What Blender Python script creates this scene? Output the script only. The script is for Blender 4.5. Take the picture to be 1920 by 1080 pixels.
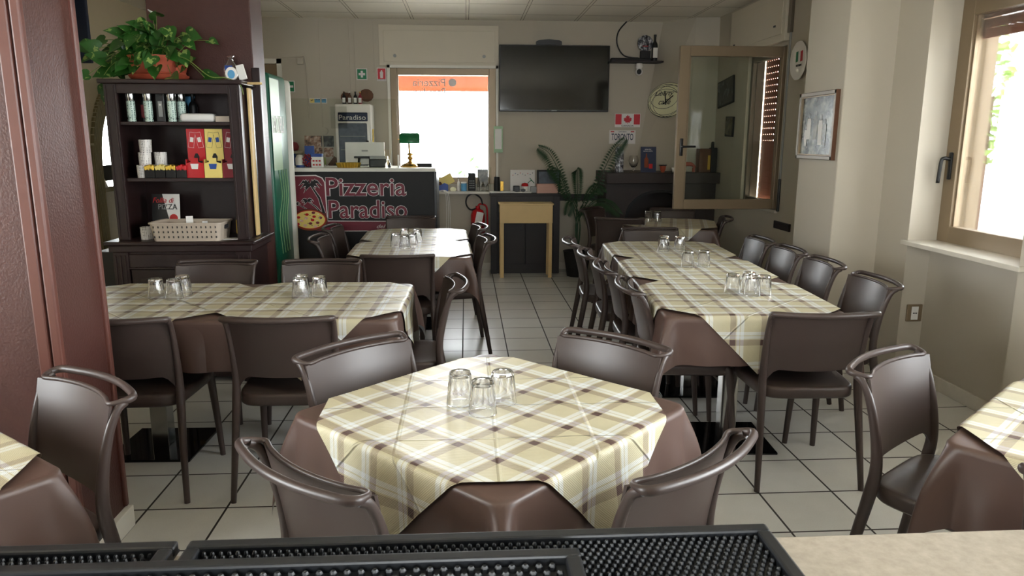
import bpy, bmesh, math, random
import numpy as np
from math import sin, cos, pi, radians, sqrt, atan2
from mathutils import Vector, Matrix
for o in list(bpy.data.objects): bpy.data.objects.remove(o)
SC = bpy.context.scene
COL = SC.collection
R = math.radians
# ---------------------------------------------------------------- camera
TH, PS, RO, H = R(11.43), R(3.56), R(0.16), 1.4906
f_ = Vector((sin(PS)*cos(TH), cos(PS)*cos(TH), -sin(TH)))
r0 = Vector((cos(PS), -sin(PS), 0)); u0 = r0.cross(f_)
r_ = r0*cos(RO) + u0*sin(RO); u_ = u0*cos(RO) - r0*sin(RO)
cam = bpy.data.cameras.new('camera'); cam.lens = 1382/1920*36; cam.sensor_width = 36; cam.clip_start = .05
co = bpy.data.objects.new('camera', cam); COL.objects.link(co)
co.matrix_world = Matrix(((r_.x, u_.x, -f_.x, 0), (r_.y, u_.y, -f_.y, 0), (r_.z, u_.z, -f_.z, H), (0, 0, 0, 1)))
SC.camera = co
cam.dof.use_dof = True; cam.dof.focus_distance = 3.2; cam.dof.aperture_fstop = 30.0
# ---------------------------------------------------------------- view, world, light
SC.view_settings.view_transform = 'Standard'; SC.view_settings.look = 'None'
SC.view_settings.gamma = 1; SC.view_settings.use_curve_mapping = False
SC.view_settings.exposure = 2.12
w = bpy.data.worlds.new('World'); SC.world = w; w.use_nodes = True
bgn = w.node_tree.nodes['Background']; bgn.inputs[0].default_value = (.95, .97, 1, 1); bgn.inputs[1].default_value = 6.5
def portal(loc, rot, sx, sy):
    l = bpy.data.lights.new('window_daylight', 'AREA'); l.shape = 'RECTANGLE'; l.size = sx; l.size_y = sy
    l.cycles.is_portal = True
    o = bpy.data.objects.new('window_daylight', l); COL.objects.link(o); o.location = loc; o.rotation_euler = rot
XW = 2.70; YB = 8.45; ZC = 2.76; XL = -3.25; YF = -2.6
portal((2.98, 3.85, 1.58), (0, R(90), 0), 1.4, 1.0)
portal((2.98, 1.15, 1.55), (0, R(90), 0), 1.6, 1.9)
portal((2.98, -1.25, 1.55), (0, R(90), 0), 1.6, 1.9)
portal((-.24, 8.62, 1.62), (R(-90), 0, 0), 1.1, 1.2)
portal((.1, YF-.12, 1.6), (R(90), 0, 0), 1.8, 1.4)
portal((-4.0, YB+.12, 1.5), (R(-90), 0, 0), 1.2, 1.5)
portal((XL-.1, 1.0, 1.6), (0, R(-90), 0), 1.4, 1.8)
# ---------------------------------------------------------------- materials
def lin(c): return tuple(((x/255+.055)/1.055)**2.4 if x/255 > .04045 else x/255/12.92 for x in c)
class NT:
    def __init__(s, name):
        s.m = bpy.data.materials.new(name); s.m.use_nodes = True; s.t = s.m.node_tree; s.b = s.t.nodes['Principled BSDF']
    def n(s, ty, **k):
        x = s.t.nodes.new(ty)
        for a, v in k.items(): setattr(x, a, v)
        return x
    def link(s, a, b): s.t.links.new(a, b)
    def val(s, v, sock):
        if hasattr(v, 'links') or isinstance(v, bpy.types.NodeSocket): s.link(v, sock)
        else: sock.default_value = v
    def math(s, op, a, b=None, c=None):
        x = s.n('ShaderNodeMath', operation=op)
        for i, v in enumerate((a, b, c)):
            if v is not None: s.val(v, x.inputs[i])
        return x.outputs[0]
    def mix(s, f, a, b):
        x = s.n('ShaderNodeMix', data_type='RGBA')
        s.val(f, x.inputs[0]); s.val(a if not isinstance(a, tuple) else (*a[:3], 1), x.inputs[6]); s.val(b if not isinstance(b, tuple) else (*b[:3], 1), x.inputs[7])
        return x.outputs[2]
    def noise(s, scale, detail=2, vec=None, rough=.5):
        x = s.n('ShaderNodeTexNoise'); x.inputs['Scale'].default_value = scale; x.inputs['Detail'].default_value = detail; x.inputs['Roughness'].default_value = rough
        if vec is not None: s.link(vec, x.inputs['Vector'])
        return x.outputs['Fac']
    def obj(s): return s.n('ShaderNodeTexCoord').outputs['Object']
    def geo(s): return s.n('ShaderNodeNewGeometry').outputs['Position']
    def uv(s): return s.n('ShaderNodeTexCoord').outputs['UV']
    def sep(s, v):
        x = s.n('ShaderNodeSeparateXYZ'); s.link(v, x.inputs[0]); return x.outputs
    def bump(s, h, st, dist=.002):
        x = s.n('ShaderNodeBump'); x.inputs['Strength'].default_value = st; x.inputs['Distance'].default_value = dist
        s.link(h, x.inputs['Height']); s.link(x.outputs[0], s.b.inputs['Normal'])
def mat(name, col, rough=.5, metal=0, spec=.5, bump=None, var=0, srgb=True, coat=0):
    t = NT(name); c = lin(col) if srgb else col
    t.b.inputs['Roughness'].default_value = rough; t.b.inputs['Metallic'].default_value = metal
    t.b.inputs['Specular IOR Level'].default_value = spec; t.b.inputs['Coat Weight'].default_value = coat
    nz = t.noise(var[1] if var else 9, 4, t.geo())
    amt = var[0] if var else .06
    cc = t.mix(nz, tuple(x*(1-amt) for x in c), tuple(min(1, x*(1+amt)) for x in c))
    t.link(cc, t.b.inputs['Base Color'])
    if bump: t.bump(t.noise(bump[0], 3, t.geo()), bump[1], bump[2] if len(bump) > 2 else .002)
    return t.m
def glassy(name, tint=(1, 1, 1), refl=.08):
    t = NT(name); t.t.nodes.remove(t.b)
    tr = t.n('ShaderNodeBsdfTransparent'); tr.inputs[0].default_value = (*tint, 1)
    gl = t.n('ShaderNodeBsdfGlossy'); gl.inputs['Roughness'].default_value = .02
    fr = t.n('ShaderNodeFresnel'); fr.inputs[0].default_value = 1.45
    mx = t.n('ShaderNodeMixShader'); t.link(t.math('MINIMUM', t.math('MULTIPLY', fr.outputs[0], refl/.04), .9), mx.inputs[0])
    t.link(tr.outputs[0], mx.inputs[1]); t.link(gl.outputs[0], mx.inputs[2])
    t.link(mx.outputs[0], t.t.nodes['Material Output'].inputs[0]); return t.m
M = {}
M['wall'] = mat('painted_plaster', (186, 178, 163), .75, spec=.25, bump=(60, .12, .001), var=(.05, 1.3))
M['wall_beige'] = mat('beige_plaster', (205, 190, 160), .8, spec=.2, bump=(40, .25, .002), var=(.05, 2))
M['pillar'] = mat('brown_roller_textured_paint', (70, 39, 33), .45, bump=(120, .5, .003), var=(.12, 30))
M['pillar_trim'] = mat('brown_gloss_paint', (90, 53, 45), .38, var=(.08, 12), bump=(20, .15))
M['white'] = mat('white_paint', (225, 222, 212), .5, var=(.03, 5))
M['panelw'] = mat('shutter_box_paint', (205, 196, 178), .55, var=(.03, 3))
M['plastic'] = mat('brown_moulded_plastic', (64, 52, 48), .40, spec=.5, bump=(900, .08, .0004), var=(.03, 3))
M['cloth'] = None
M['hutch'] = mat('dark_mahogany_stain', (38, 20, 19), .40, var=(.35, 6), bump=(30, .1))
M['darkwood'] = mat('black_brown_wood', (34, 25, 24), .5, var=(.3, 8))
M['mantel'] = mat('dark_painted_mantel', (42, 31, 29), .55, var=(.2, 6))
M['birch'] = mat('pale_birch_wood', (222, 190, 132), .45, var=(.07, 6))
M['alu'] = mat('bronze_anodised_frame', (136, 118, 94), .38, metal=.3, var=(.04, 4))
M['alu2'] = mat('grey_brown_profile', (110, 100, 86), .4, metal=.3)
M['black'] = mat('black_plastic', (18, 18, 19), .35)
M['blackm'] = mat('matt_black', (22, 21, 21), .6)
M['rubber'] = mat('black_rubber', (21, 23, 27), .42, spec=.45)
M['rubberd'] = mat('black_rubber_floor', (12, 13, 15), .5)
M['chrome'] = mat('brushed_steel', (190, 190, 188), .18, metal=1)
M['blackgloss'] = mat('gloss_black_plate', (10, 10, 11), .08)
M['brass'] = mat('polished_brass', (190, 150, 70), .22, metal=1)
M['green'] = mat('green_glass_shade', (25, 105, 60), .25)
M['maroon'] = mat('maroon_print', (118, 32, 50), .45)
M['sign'] = mat('charcoal_sign_panel', (26, 25, 26), .6)
M['signw'] = mat('white_print', (225, 220, 218), .5)
M['signgreen'] = mat('safety_green', (10, 120, 75), .5)
M['signred'] = mat('signal_red', (196, 25, 45), .45)
M['red'] = mat('red_enamel', (190, 18, 26), .3)
M['darkred'] = mat('dark_red_card', (130, 18, 32), .5)
M['yellow'] = mat('pale_yellow_card', (235, 212, 120), .5)
M['blue'] = mat('blue_plastic', (28, 70, 150), .4)
M['navy'] = mat('navy_card', (20, 38, 70), .45)
M['lblue'] = mat('light_blue', (90, 160, 205), .5)
M['paper'] = mat('white_paper', (232, 230, 226), .7)
M['pink'] = mat('pink_paper', (225, 180, 165), .7, bump=(200, .4))
M['gold'] = mat('gold_foil', (205, 170, 70), .3, metal=.8)
M['terra'] = mat('terracotta_plastic', (176, 82, 58), .45, var=(.08, 8))
M['leaf'] = None
M['palm'] = mat('dark_green_frond', (34, 66, 36), .45, var=(.3, 15))
M['stem'] = mat('green_stem', (110, 130, 60), .5)
M['basket'] = mat('taupe_plastic_basket', (186, 172, 156), .45)
M['ceramic'] = mat('white_pot', (235, 230, 225), .3)
M['dot'] = mat('dark_print', (40, 40, 44), .5)
M['orange'] = mat('orange_canopy', (128, 58, 24), .7)
M['cork'] = mat('brown_bark', (95, 62, 42), .8, var=(.3, 20))
M['steelgrey'] = mat('grey_plastic', (150, 152, 150), .45)
M['greenf'] = mat('green_fridge_side', (30, 105, 82), .3, var=(.5, 2.2))
M['greenl'] = mat('pale_green_print', (150, 185, 140), .4)
M['stone'] = mat('marble_sill', (205, 198, 184), .25, var=(.1, 14))
M['grass'] = mat('sunlit_foliage', (150, 180, 90), .6, var=(.4, 6))
M['glass'] = glassy('window_glass', (.97, .985, .98))
M['pane2'] = glassy('open_sash_glass', (.86, .89, .86), .03)
M['screenp'] = glassy('clear_acrylic', (.94, .95, .93), .015)
M['cream'] = mat('cream_clock_face', (238, 236, 200), .4)
M['brickred'] = mat('terracotta_shutter', (158, 88, 62), .55, var=(.06, 10))
M['tv'] = mat('tv_screen', (9, 11, 12), .09, spec=.6)
M['bluegrey'] = mat('sky_print', (92, 100, 112), .6, var=(.5, 22))
# faceted tumblers
t = NT('clear_glass'); t.t.nodes.remove(t.b)
g = t.n('ShaderNodeBsdfGlass'); g.inputs['IOR'].default_value = 1.45; g.inputs['Roughness'].default_value = 0
tr = t.n('ShaderNodeBsdfTransparent'); mx = t.n('ShaderNodeMixShader'); mx.inputs[0].default_value = .08
t.link(g.outputs[0], mx.inputs[1]); t.link(tr.outputs[0], mx.inputs[2]); t.link(mx.outputs[0], t.t.nodes['Material Output'].inputs[0]); M['tumbler'] = t.m
# floor tiles
t = NT('square_floor_tiles'); x, y, z = t.sep(t.geo())
TP = .32
def dline(c, ph):
    a = t.math('FRACT', t.math('DIVIDE', t.math('SUBTRACT', c, ph), TP)); return t.math('MULTIPLY', t.math('SUBTRACT', .5, t.math('ABSOLUTE', t.math('SUBTRACT', a, .5))), TP)
d = t.math('MINIMUM', dline(x, -.035), dline(y, .301))
gr = t.math('LESS_THAN', d, .0045)
cb = t.n('ShaderNodeCombineXYZ')
t.link(t.math('FLOOR', t.math('DIVIDE', t.math('SUBTRACT', x, -.035), TP)), cb.inputs[0]); t.link(t.math('FLOOR', t.math('DIVIDE', t.math('SUBTRACT', y, .301), TP)), cb.inputs[1])
wn = t.n('ShaderNodeTexWhiteNoise'); t.link(cb.outputs[0], wn.inputs[0])
base = t.mix(t.noise(7, 5, t.geo()), lin((206, 205, 200)), lin((220, 219, 214)))
base = t.mix(t.math('MULTIPLY', wn.outputs[0], .22), base, lin((172, 167, 154)))
base = t.mix(t.math('MULTIPLY', t.math('GREATER_THAN', t.noise(420, 2, t.geo()), .6), .22), base, lin((150, 145, 132)))
t.link(t.mix(gr, base, lin((44, 36, 31))), t.b.inputs['Base Color'])
t.link(t.math('ADD', t.math('MULTIPLY', gr, .5), .27), t.b.inputs['Roughness'])
t.bump(t.math('SUBTRACT', t.math('MULTIPLY', t.noise(30, 3, t.geo()), .15), gr), .35, .002); M['floor'] = t.m
# ceiling tiles
t = NT('suspended_ceiling_tiles'); x, y, z = t.sep(t.geo())
def cl(c, ph):
    a = t.math('FRACT', t.math('DIVIDE', t.math('SUBTRACT', c, ph), .593)); return t.math('SUBTRACT', .5, t.math('ABSOLUTE', t.math('SUBTRACT', a, .5)))
d = t.math('MINIMUM', cl(x, .03), cl(y, 8.06))
bar = t.math('LESS_THAN', d, .021)
edge = t.math('LESS_THAN', t.math('ABSOLUTE', t.math('SUBTRACT', d, .025)), .005)
b_ = t.mix(t.noise(90, 4, t.geo()), lin((232, 226, 212)), lin((242, 236, 224)))
b_ = t.mix(bar, b_, lin((232, 226, 212))); b_ = t.mix(edge, b_, lin((128, 118, 100)))
t.link(b_, t.b.inputs['Base Color']); t.b.inputs['Roughness'].default_value = .7; M['ceiling'] = t.m
# plaid oilcloth
t = NT('plaid_table_topper'); U, V, _ = t.sep(t.uv())
P_ = .136
def prof(c):
    a = t.math('FRACT', t.math('ADD', t.math('DIVIDE', c, P_), 50.0))
    band = t.math('LESS_THAN', a, .185)
    s1 = t.math('LESS_THAN', t.math('ABSOLUTE', t.math('SUBTRACT', a, .265)), .045)
    s2 = t.math('LESS_THAN', t.math('ABSOLUTE', t.math('SUBTRACT', a, .395)), .055)
    return band, t.math('MINIMUM', t.math('ADD', s1, s2), 1)
bu, wu = prof(U); bv, wv = prof(V)
tw = t.math('FRACT', t.math('MULTIPLY', t.math('ADD', U, t.math('MULTIPLY', V, .62)), 260))
twd = t.math('LESS_THAN', tw, .5)
yl = t.mix(t.noise(14, 2, t.uv()), lin((204, 197, 168)), lin((192, 184, 152)))
c = t.mix(t.math('MULTIPLY', t.math('MAXIMUM', wu, wv), .82), yl, lin((218, 220, 216)))
c = t.mix(t.math('MULTIPLY', t.math('MULTIPLY', wu, wv), .9), c, lin((226, 231, 234)))
bm = t.math('MAXIMUM', bu, bv)
c = t.mix(t.math('MULTIPLY', bm, t.math('ADD', t.math('MULTIPLY', twd, .42), .30)), c, lin((134, 114, 98)))
c = t.mix(t.math('MULTIPLY', t.math('MULTIPLY', bm, t.math('MAXIMUM', wu, wv)), .35), c, lin((176, 166, 182)))
c = t.mix(t.math('MULTIPLY', t.math('MULTIPLY', bu, bv), .92), c, lin((84, 58, 58)))
S = t.math('MULTIPLY', t.math('ADD', U, V), .70711); T_ = t.math('MULTIPLY', t.math('SUBTRACT', U, V), .70711)
def crease(c, p): return t.math('POWER', t.math('MAXIMUM', t.math('SUBTRACT', 1, t.math('DIVIDE', t.math('ABSOLUTE', t.math('SUBTRACT', c, p)), .006)), 0), .7)
cr = t.math('MAXIMUM', t.math('MAXIMUM', crease(S, 0.0), crease(T_, 0)), t.math('MAXIMUM', crease(S, .235), crease(S, -.235)))
cr = t.math('MAXIMUM', cr, t.math('MAXIMUM', crease(T_, .25), crease(T_, -.25)))
rib = t.math('MULTIPLY', t.math('SINE', t.math('MULTIPLY', S, 1400)), .06)
t.link(c, t.b.inputs['Base Color']); t.b.inputs['Roughness'].default_value = .36; t.b.inputs['Specular IOR Level'].default_value = .5
hn = t.math('ADD', t.math('ADD', t.math('MULTIPLY', cr, 1.1), rib), t.math('MULTIPLY', t.noise(11, 3, t.uv()), .9))
t.bump(hn, 1.0, .005); M['plaid'] = t.m
# brown undercloth, grey fleece underside
t = NT('brown_undercloth'); bf = t.n('ShaderNodeNewGeometry')
t.link(t.mix(bf.outputs['Backfacing'], lin((88, 68, 61)), lin((150, 152, 155))), t.b.inputs['Base Color']); t.b.inputs['Roughness'].default_value = .40
t.bump(t.noise(700, 2, t.geo()), .25, .0006); M['cloth'] = t.m
# pothos leaves
t = NT('variegated_leaf'); 
c = t.mix(t.math('GREATER_THAN', t.noise(24, 3, t.geo()), .60), lin((46, 96, 34)), lin((150, 172, 92)))
c = t.mix(t.math('MULTIPLY', t.noise(5, 2, t.geo()), .5), c, lin((30, 74, 28))); t.link(c, t.b.inputs['Base Color']); t.b.inputs['Roughness'].default_value = .35; M['leaf'] = t.m
# granite worktop
t = NT('beige_granite_top'); c = t.mix(t.noise(70, 5, t.geo(), .7), lin((128, 118, 104)), lin((190, 182, 170)))
t.link(c, t.b.inputs['Base Color']); t.b.inputs['Roughness'].default_value = .3; M['granite'] = t.m
# brick arch
t = NT('brick_arch_tiles'); br = t.n('ShaderNodeTexBrick'); br.inputs['Scale'].default_value = 12; t.link(t.obj(), br.inputs[0])
br.inputs['Color1'].default_value = (*lin((150, 136, 100)), 1); br.inputs['Color2'].default_value = (*lin((128, 118, 88)), 1); br.inputs['Mortar'].default_value = (*lin((205, 196, 165)), 1)
t.link(br.outputs[0], t.b.inputs['Base Color']); t.b.inputs['Roughness'].default_value = .8; M['arch'] = t.m
# old photograph
def photo_mat(name, a, b, c2, sc):
    t = NT(name); n1 = t.noise(sc, 5, t.obj(), .6); rp = t.n('ShaderNodeValToRGB'); e = rp.color_ramp.elements
    e[0].position = .38; e[0].color = (*lin(a), 1); e[1].position = .62; e[1].color = (*lin(c2), 1); m_ = e.new(.5); m_.color = (*lin(b), 1)
    t.link(n1, rp.inputs[0]); t.link(rp.outputs[0], t.b.inputs['Base Color']); t.b.inputs['Roughness'].default_value = .25; return t.m
M['photo'] = photo_mat('old_group_photograph', (34, 38, 36), (84, 90, 84), (150, 152, 138), 9)
M['darkart'] = photo_mat('dark_relief', (26, 28, 30), (52, 54, 56), (96, 98, 98), 14)
M['certif'] = photo_mat('aged_certificate', (60, 58, 40), (86, 80, 58), (110, 104, 80), 12)
M['magazine'] = photo_mat('clippings', (60, 50, 44), (170, 130, 110), (222, 205, 190), 16)
M['skulls'] = photo_mat('black_white_print', (18, 18, 22), (90, 90, 96), (205, 205, 210), 26)
# ---------------------------------------------------------------- mesh helpers
class MB:
    def __init__(s): s.bm = bmesh.new()
    def box(s, x0, x1, y0, y1, z0, z1, bev=0, seg=2, rot=None, piv=None):
        b = bmesh.ops.create_cube(s.bm, size=1)
        vs = b['verts']
        for v in vs: v.co = Vector(((x0+x1)/2+v.co.x*(x1-x0), (y0+y1)/2+v.co.y*(y1-y0), (z0+z1)/2+v.co.z*(z1-z0)))
        if bev:
            es = list({e for v in vs for e in v.link_edges})
            r = bmesh.ops.bevel(s.bm, geom=es, offset=bev, segments=seg, affect='EDGES', profile=.5); vs = r['verts']
        if rot is not None:
            bmesh.ops.rotate(s.bm, verts=vs, cent=piv or ((x0+x1)/2, (y0+y1)/2, (z0+z1)/2), matrix=rot)
        return s
    def tube(s, pts, rad, seg=10, cap=True, closed=False, up=None):
        pts = [Vector(p) for p in pts]; n = len(pts); rings = []
        if not hasattr(rad, '__len__'): rad = [rad]*n
        T = []
        for i in range(n):
            if closed: a, b = pts[i-1], pts[(i+1) % n]
            else: a, b = pts[max(i-1, 0)], pts[min(i+1, n-1)]
            T.append((b-a).normalized())
        N = Vector(up) if up else (Vector((0, 0, 1)) if abs(T[0].z) < .9 else Vector((1, 0, 0)))
        N = (N-T[0]*N.dot(T[0])).normalized()
        for i in range(n):
            N = (N-T[i]*N.dot(T[i])).normalized(); B = T[i].cross(N)
            ra = rad[i] if hasattr(rad[i], '__len__') else (rad[i], rad[i])
            rings.append([s.bm.verts.new(pts[i]+N*cos(2*pi*k/seg)*ra[0]+B*sin(2*pi*k/seg)*ra[1]) for k in range(seg)])
        m = n if closed else n-1
        for i in range(m):
            a, b = rings[i], rings[(i+1) % n]
            for k in range(seg): s.bm.faces.new((a[k], a[(k+1) % seg], b[(k+1) % seg], b[k]))
        if cap and not closed:
            s.bm.faces.new(rings[0][::-1]); s.bm.faces.new(rings[-1])
        return s
    def lathe(s, prof, cx=0, cy=0, seg=24, mod=None):
        rings = []
        for r, z in prof:
            if r < 1e-6: rings.append([s.bm.verts.new((cx, cy, z))]); continue
            rings.append([s.bm.verts.new((cx+r*(mod(2*pi*k/seg, z) if mod else 1)*cos(2*pi*k/seg), cy+r*(mod(2*pi*k/seg, z) if mod else 1)*sin(2*pi*k/seg), z)) for k in range(seg)])
        for a, b in zip(rings, rings[1:]):
            for k in range(seg):
                k2 = (k+1) % seg
                q = [a[k % len(a)], a[k2 % len(a)], b[k2 % len(b)], b[k % len(b)]]
                u = []
                for v in q:
                    if v not in u: u.append(v)
                if len(u) > 2: s.bm.faces.new(u)
        return s
    def prism(s, poly, a0, a1, axis='y'):
        f = {'y': lambda p, a: (p[0], a, p[1]), 'z': lambda p, a: (p[0], p[1], a), 'x': lambda p, a: (a, p[0], p[1])}[axis]
        A = [s.bm.verts.new(f(p, a0)) for p in poly]; B = [s.bm.verts.new(f(p, a1)) for p in poly]; n = len(poly)
        s.bm.faces.new(A); s.bm.faces.new(B[::-1])
        for i in range(n): s.bm.faces.new((A[i], B[i], B[(i+1) % n], A[(i+1) % n]))
        return s
    def grid(s, P):      # P[i][j] points
        V = [[s.bm.verts.new(p) for p in row] for row in P]
        for i in range(len(V)-1):
            for j in range(len(V[0])-1): s.bm.faces.new((V[i][j], V[i+1][j], V[i+1][j+1], V[i][j+1]))
        return V
    def build(s, name, m, parent=None, smooth=False, solid=0, fixn=True, auto=None):
        if fixn: bmesh.ops.recalc_face_normals(s.bm, faces=s.bm.faces)
        me = bpy.data.meshes.new(name); s.bm.to_mesh(me); s.bm.free()
        if smooth:
            for p in me.polygons: p.use_smooth = True
            if auto: me.set_sharp_from_angle(angle=R(auto))
        o = bpy.data.objects.new(name, me); COL.objects.link(o)
        me.materials.append(M[m] if isinstance(m, str) else m)
        if parent is not None: o.parent = parent
        if solid:
            md = o.modifiers.new('thickness', 'SOLIDIFY'); md.thickness = solid; md.offset = 0
        return o
def thing(name, label, cat, loc=(0, 0, 0), rz=0, group=None, rx=0, ry=0):
    o = bpy.data.objects.new(name, None); COL.objects.link(o); o.location = loc; o.rotation_euler = (rx, ry, rz)
    o.empty_display_size = .05
    o['label'] = label; o['category'] = cat
    if group: o['group'] = group
    return o
def tag(o, label, cat, group=None, loc=None, rz=None):
    o['label'] = label; o['category'] = cat
    if group: o['group'] = group
    if loc is not None: o.location = loc
    if rz is not None: o.rotation_euler.z = rz
    return o
def struct(o): o['kind'] = 'structure'; return o
def sempty(name, loc=(0, 0, 0), rz=0):
    o = bpy.data.objects.new(name, None); COL.objects.link(o); o.location = loc; o.rotation_euler.z = rz; o['kind'] = 'structure'; return o
def text(s, x0, x1, z0, z1, y, m, parent, name='lettering', off=0, shear=0, mirror=False, ext=.0008, keep=False):
    cu = bpy.data.curves.new(name, 'FONT'); cu.body = s; cu.extrude = ext; cu.offset = off; cu.shear = shear; cu.size = 1; cu.resolution_u = 3
    to = bpy.data.objects.new(name, cu); COL.objects.link(to)
    dg = bpy.context.evaluated_depsgraph_get(); me = bpy.data.meshes.new_from_object(to.evaluated_get(dg))
    bpy.data.objects.remove(to); bpy.data.curves.remove(cu)
    v = np.zeros(len(me.vertices)*3); me.vertices.foreach_get('co', v); v = v.reshape(-1, 3)
    mn, mxx = v.min(0), v.max(0); sx = (x1-x0)/(mxx[0]-mn[0]); sz = (z1-z0)/(mxx[1]-mn[1])
    o_ = np.zeros_like(v); o_[:, 0] = x0+(v[:, 0]-mn[0])*sx
    if mirror: o_[:, 0] = x1-(v[:, 0]-mn[0])*sx
    o_[:, 2] = z0+(v[:, 1]-mn[1])*sz; o_[:, 1] = y-v[:, 2]
    me.vertices.foreach_set('co', o_.ravel()); me.update()
    me.materials.clear(); me.materials.append(M[m]); me.name = name
    o = bpy.data.objects.new(name, me); COL.objects.link(o); o.parent = parent; return o
def poly(name, pts, y, m, parent, th=.001):
    return MB().prism(pts, y-th, y, 'y').build(name, m, parent)
def ell(cx, cz, rx, rz, n=24, a0=0): return [(cx+rx*cos(2*pi*k/n+a0), cz+rz*sin(2*pi*k/n+a0)) for k in range(n)]
def crom(P, n=6, closed=False):
    P = [np.array(p, float) for p in P]; out = []
    m = len(P)
    for i in range(m if closed else m-1):
        a = P[i-1] if (closed or i > 0) else P[0]; b = P[i]; c = P[(i+1) % m]; d = P[(i+2) % m] if (closed or i+2 < m) else P[-1]
        for k in range(n):
            t_ = k/n; out.append(.5*((2*b)+(-a+c)*t_+(2*a-5*b+4*c-d)*t_**2+(-a+3*b-3*c+d)*t_**3))
    if not closed: out.append(P[-1])
    return out
def copytree(o, parent=None):
    c = o.copy(); COL.objects.link(c)
    if parent is not None: c.parent = parent
    for ch in o.children: copytree(ch, c)
    return c
RND = random.Random(7)
# ---------------------------------------------------------------- room shell
def wallbox(name, axis, pos, th, a0, a1, z0, z1, holes, m='wall'):
    b = MB(); cuts = sorted({a0, a1, *[h[0] for h in holes], *[h[1] for h in holes]})
    def bx(p, q, r, s):
        if q-p < 1e-4 or s-r < 1e-4: return
        if axis == 'x': b.box(min(pos, pos+th), max(pos, pos+th), p, q, r, s)
        else: b.box(p, q, min(pos, pos+th), max(pos, pos+th), r, s)
    for p, q in zip(cuts, cuts[1:]):
        hs = [h for h in holes if h[0] <= p+1e-6 and h[1] >= q-1e-6]
        z = z0
        for h in sorted(hs, key=lambda h: h[2]): bx(p, q, z, h[2]); z = h[3]
        bx(p, q, z, z1)
    return struct(b.build(name, m))
struct(MB().box(-5.2, 3.6, YF-.3, YB+1.2, -.1, 0).build('floor', 'floor'))
struct(MB().box(-5.2, 3.1, YF-.3, YB+.3, ZC, ZC+.1).build('ceiling', 'ceiling'))
wallbox('wall_back', 'y', YB, .16, -5.2, 3.0, 0, ZC, [(-4.55, -3.45, .75, 2.2), (-2.75, -1.99, 0, 2.335), (-.80, .32, 1.02, 2.24)])
wallbox('wall_right', 'x', XW, .28, YF, YB, 0, ZC, [(-2.2, -.3, .75, 2.35), (.2, 2.1, .75, 2.35), (3.40, 4.33, 0, 2.29), (6.30, 7.16, .88, 2.27)])
wallbox('wall_left', 'x', XL, -.18, YF, YB, 0, ZC, [(.1, 1.9, .7, 2.5), (6.75, 7.95, .5, 1.96)], 'wall_beige')
wallbox('wall_front', 'y', YF, -.2, XL-.2, 3.0, 0, ZC, [(-.8, 1.0, .9, 2.3)])
# kitchen beyond the arch
wallbox('wall_kitchen', 'x', -4.8, -.1, 5.9, YB, 0, ZC, [], 'white')
wallbox('wall_kitchen_side', 'y', 5.9, -.1, -4.9, XL-.18, 0, ZC, [], 'white')
# niche under window 1 is cut by a recessed panel: build as shallow pilasters either side
struct(MB().box(XW+.15, XW+.28, 3.39, 4.34, 0, .862).build('wall_niche', 'wall'))
struct(MB().box(XW+.136, XW+.15, 3.40, 4.33, 0, .085, .003).build('baseboard_niche', 'stone'))
# pillar by the window and brown columns
struct(MB().box(2.385, XW+.01, 4.67, 5.23, 0, ZC, .008).build('wall_pillar_right', 'wall'))
p = MB(); p.box(-2.4, -1.335, 2.415, 2.735, 0, ZC)
struct(p.build('wall_pillar_near', 'pillar'))
p = MB(); p.box(-1.352, -1.322, 2.398, 2.425, .09, ZC, .006); p.box(-1.345, -1.322, 2.715, 2.74, .09, ZC, .006); p.box(-1.40, -1.36, 2.402, 2.42, .09, ZC, .006)
struct(p.build('trim_2', 'pillar_trim'))
struct(MB().box(-1.34, -1.310, 2.42, 2.745, 0, .085, .003).build('baseboard_pillar', 'white'))
struct(MB().box(-1.975, -1.342, 4.96, 5.24, 0, ZC, .006).build('wall_pillar_middle', 'pillar'))
# baseboards
struct(MB().box(XW-.014, XW, 2.0, 3.40, 0, .085, .003).build('baseboard_right', 'stone'))
struct(MB().box(-1.9, 1.5, YB-.014, YB, 0, .085, .003).build('baseboard_back', 'stone'))
# back-wall conduits and joints
b = MB()
for x in (-1.58, -1.26, -1.205, .765): b.box(x-.008, x+.008, YB-.012, YB, 1.0 if x < -1.3 else (1.9 if x < 0 else 2.5), ZC-.02)
b.box(-1.02, -.99, YB-.012, YB, 2.2, ZC-.02); b.box(.345, .36, YB-.012, YB, 2.2, ZC-.02)
struct(b.build('trim_3', 'wall'))
# chimney hood
def hood():
    bm = bmesh.new()
    top = [(2.19, YB), (2.455, 8.10), (XW, 8.05), (XW, YB)]; bot = [(1.93, YB), (2.42, 8.06), (XW, 8.0), (XW, YB)]
    A = [bm.verts.new((x, y, 1.12)) for x, y in bot]; B = [bm.verts.new((x, y, ZC)) for x, y in top]
    for i in range(4): bm.faces.new((A[i], A[(i+1) % 4], B[(i+1) % 4], B[i]))
    bm.faces.new(A); bm.faces.new(B); m = MB(); m.bm.free(); m.bm = bm; return m
struct(hood().build('wall_chimney_hood', 'wall'))
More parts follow.
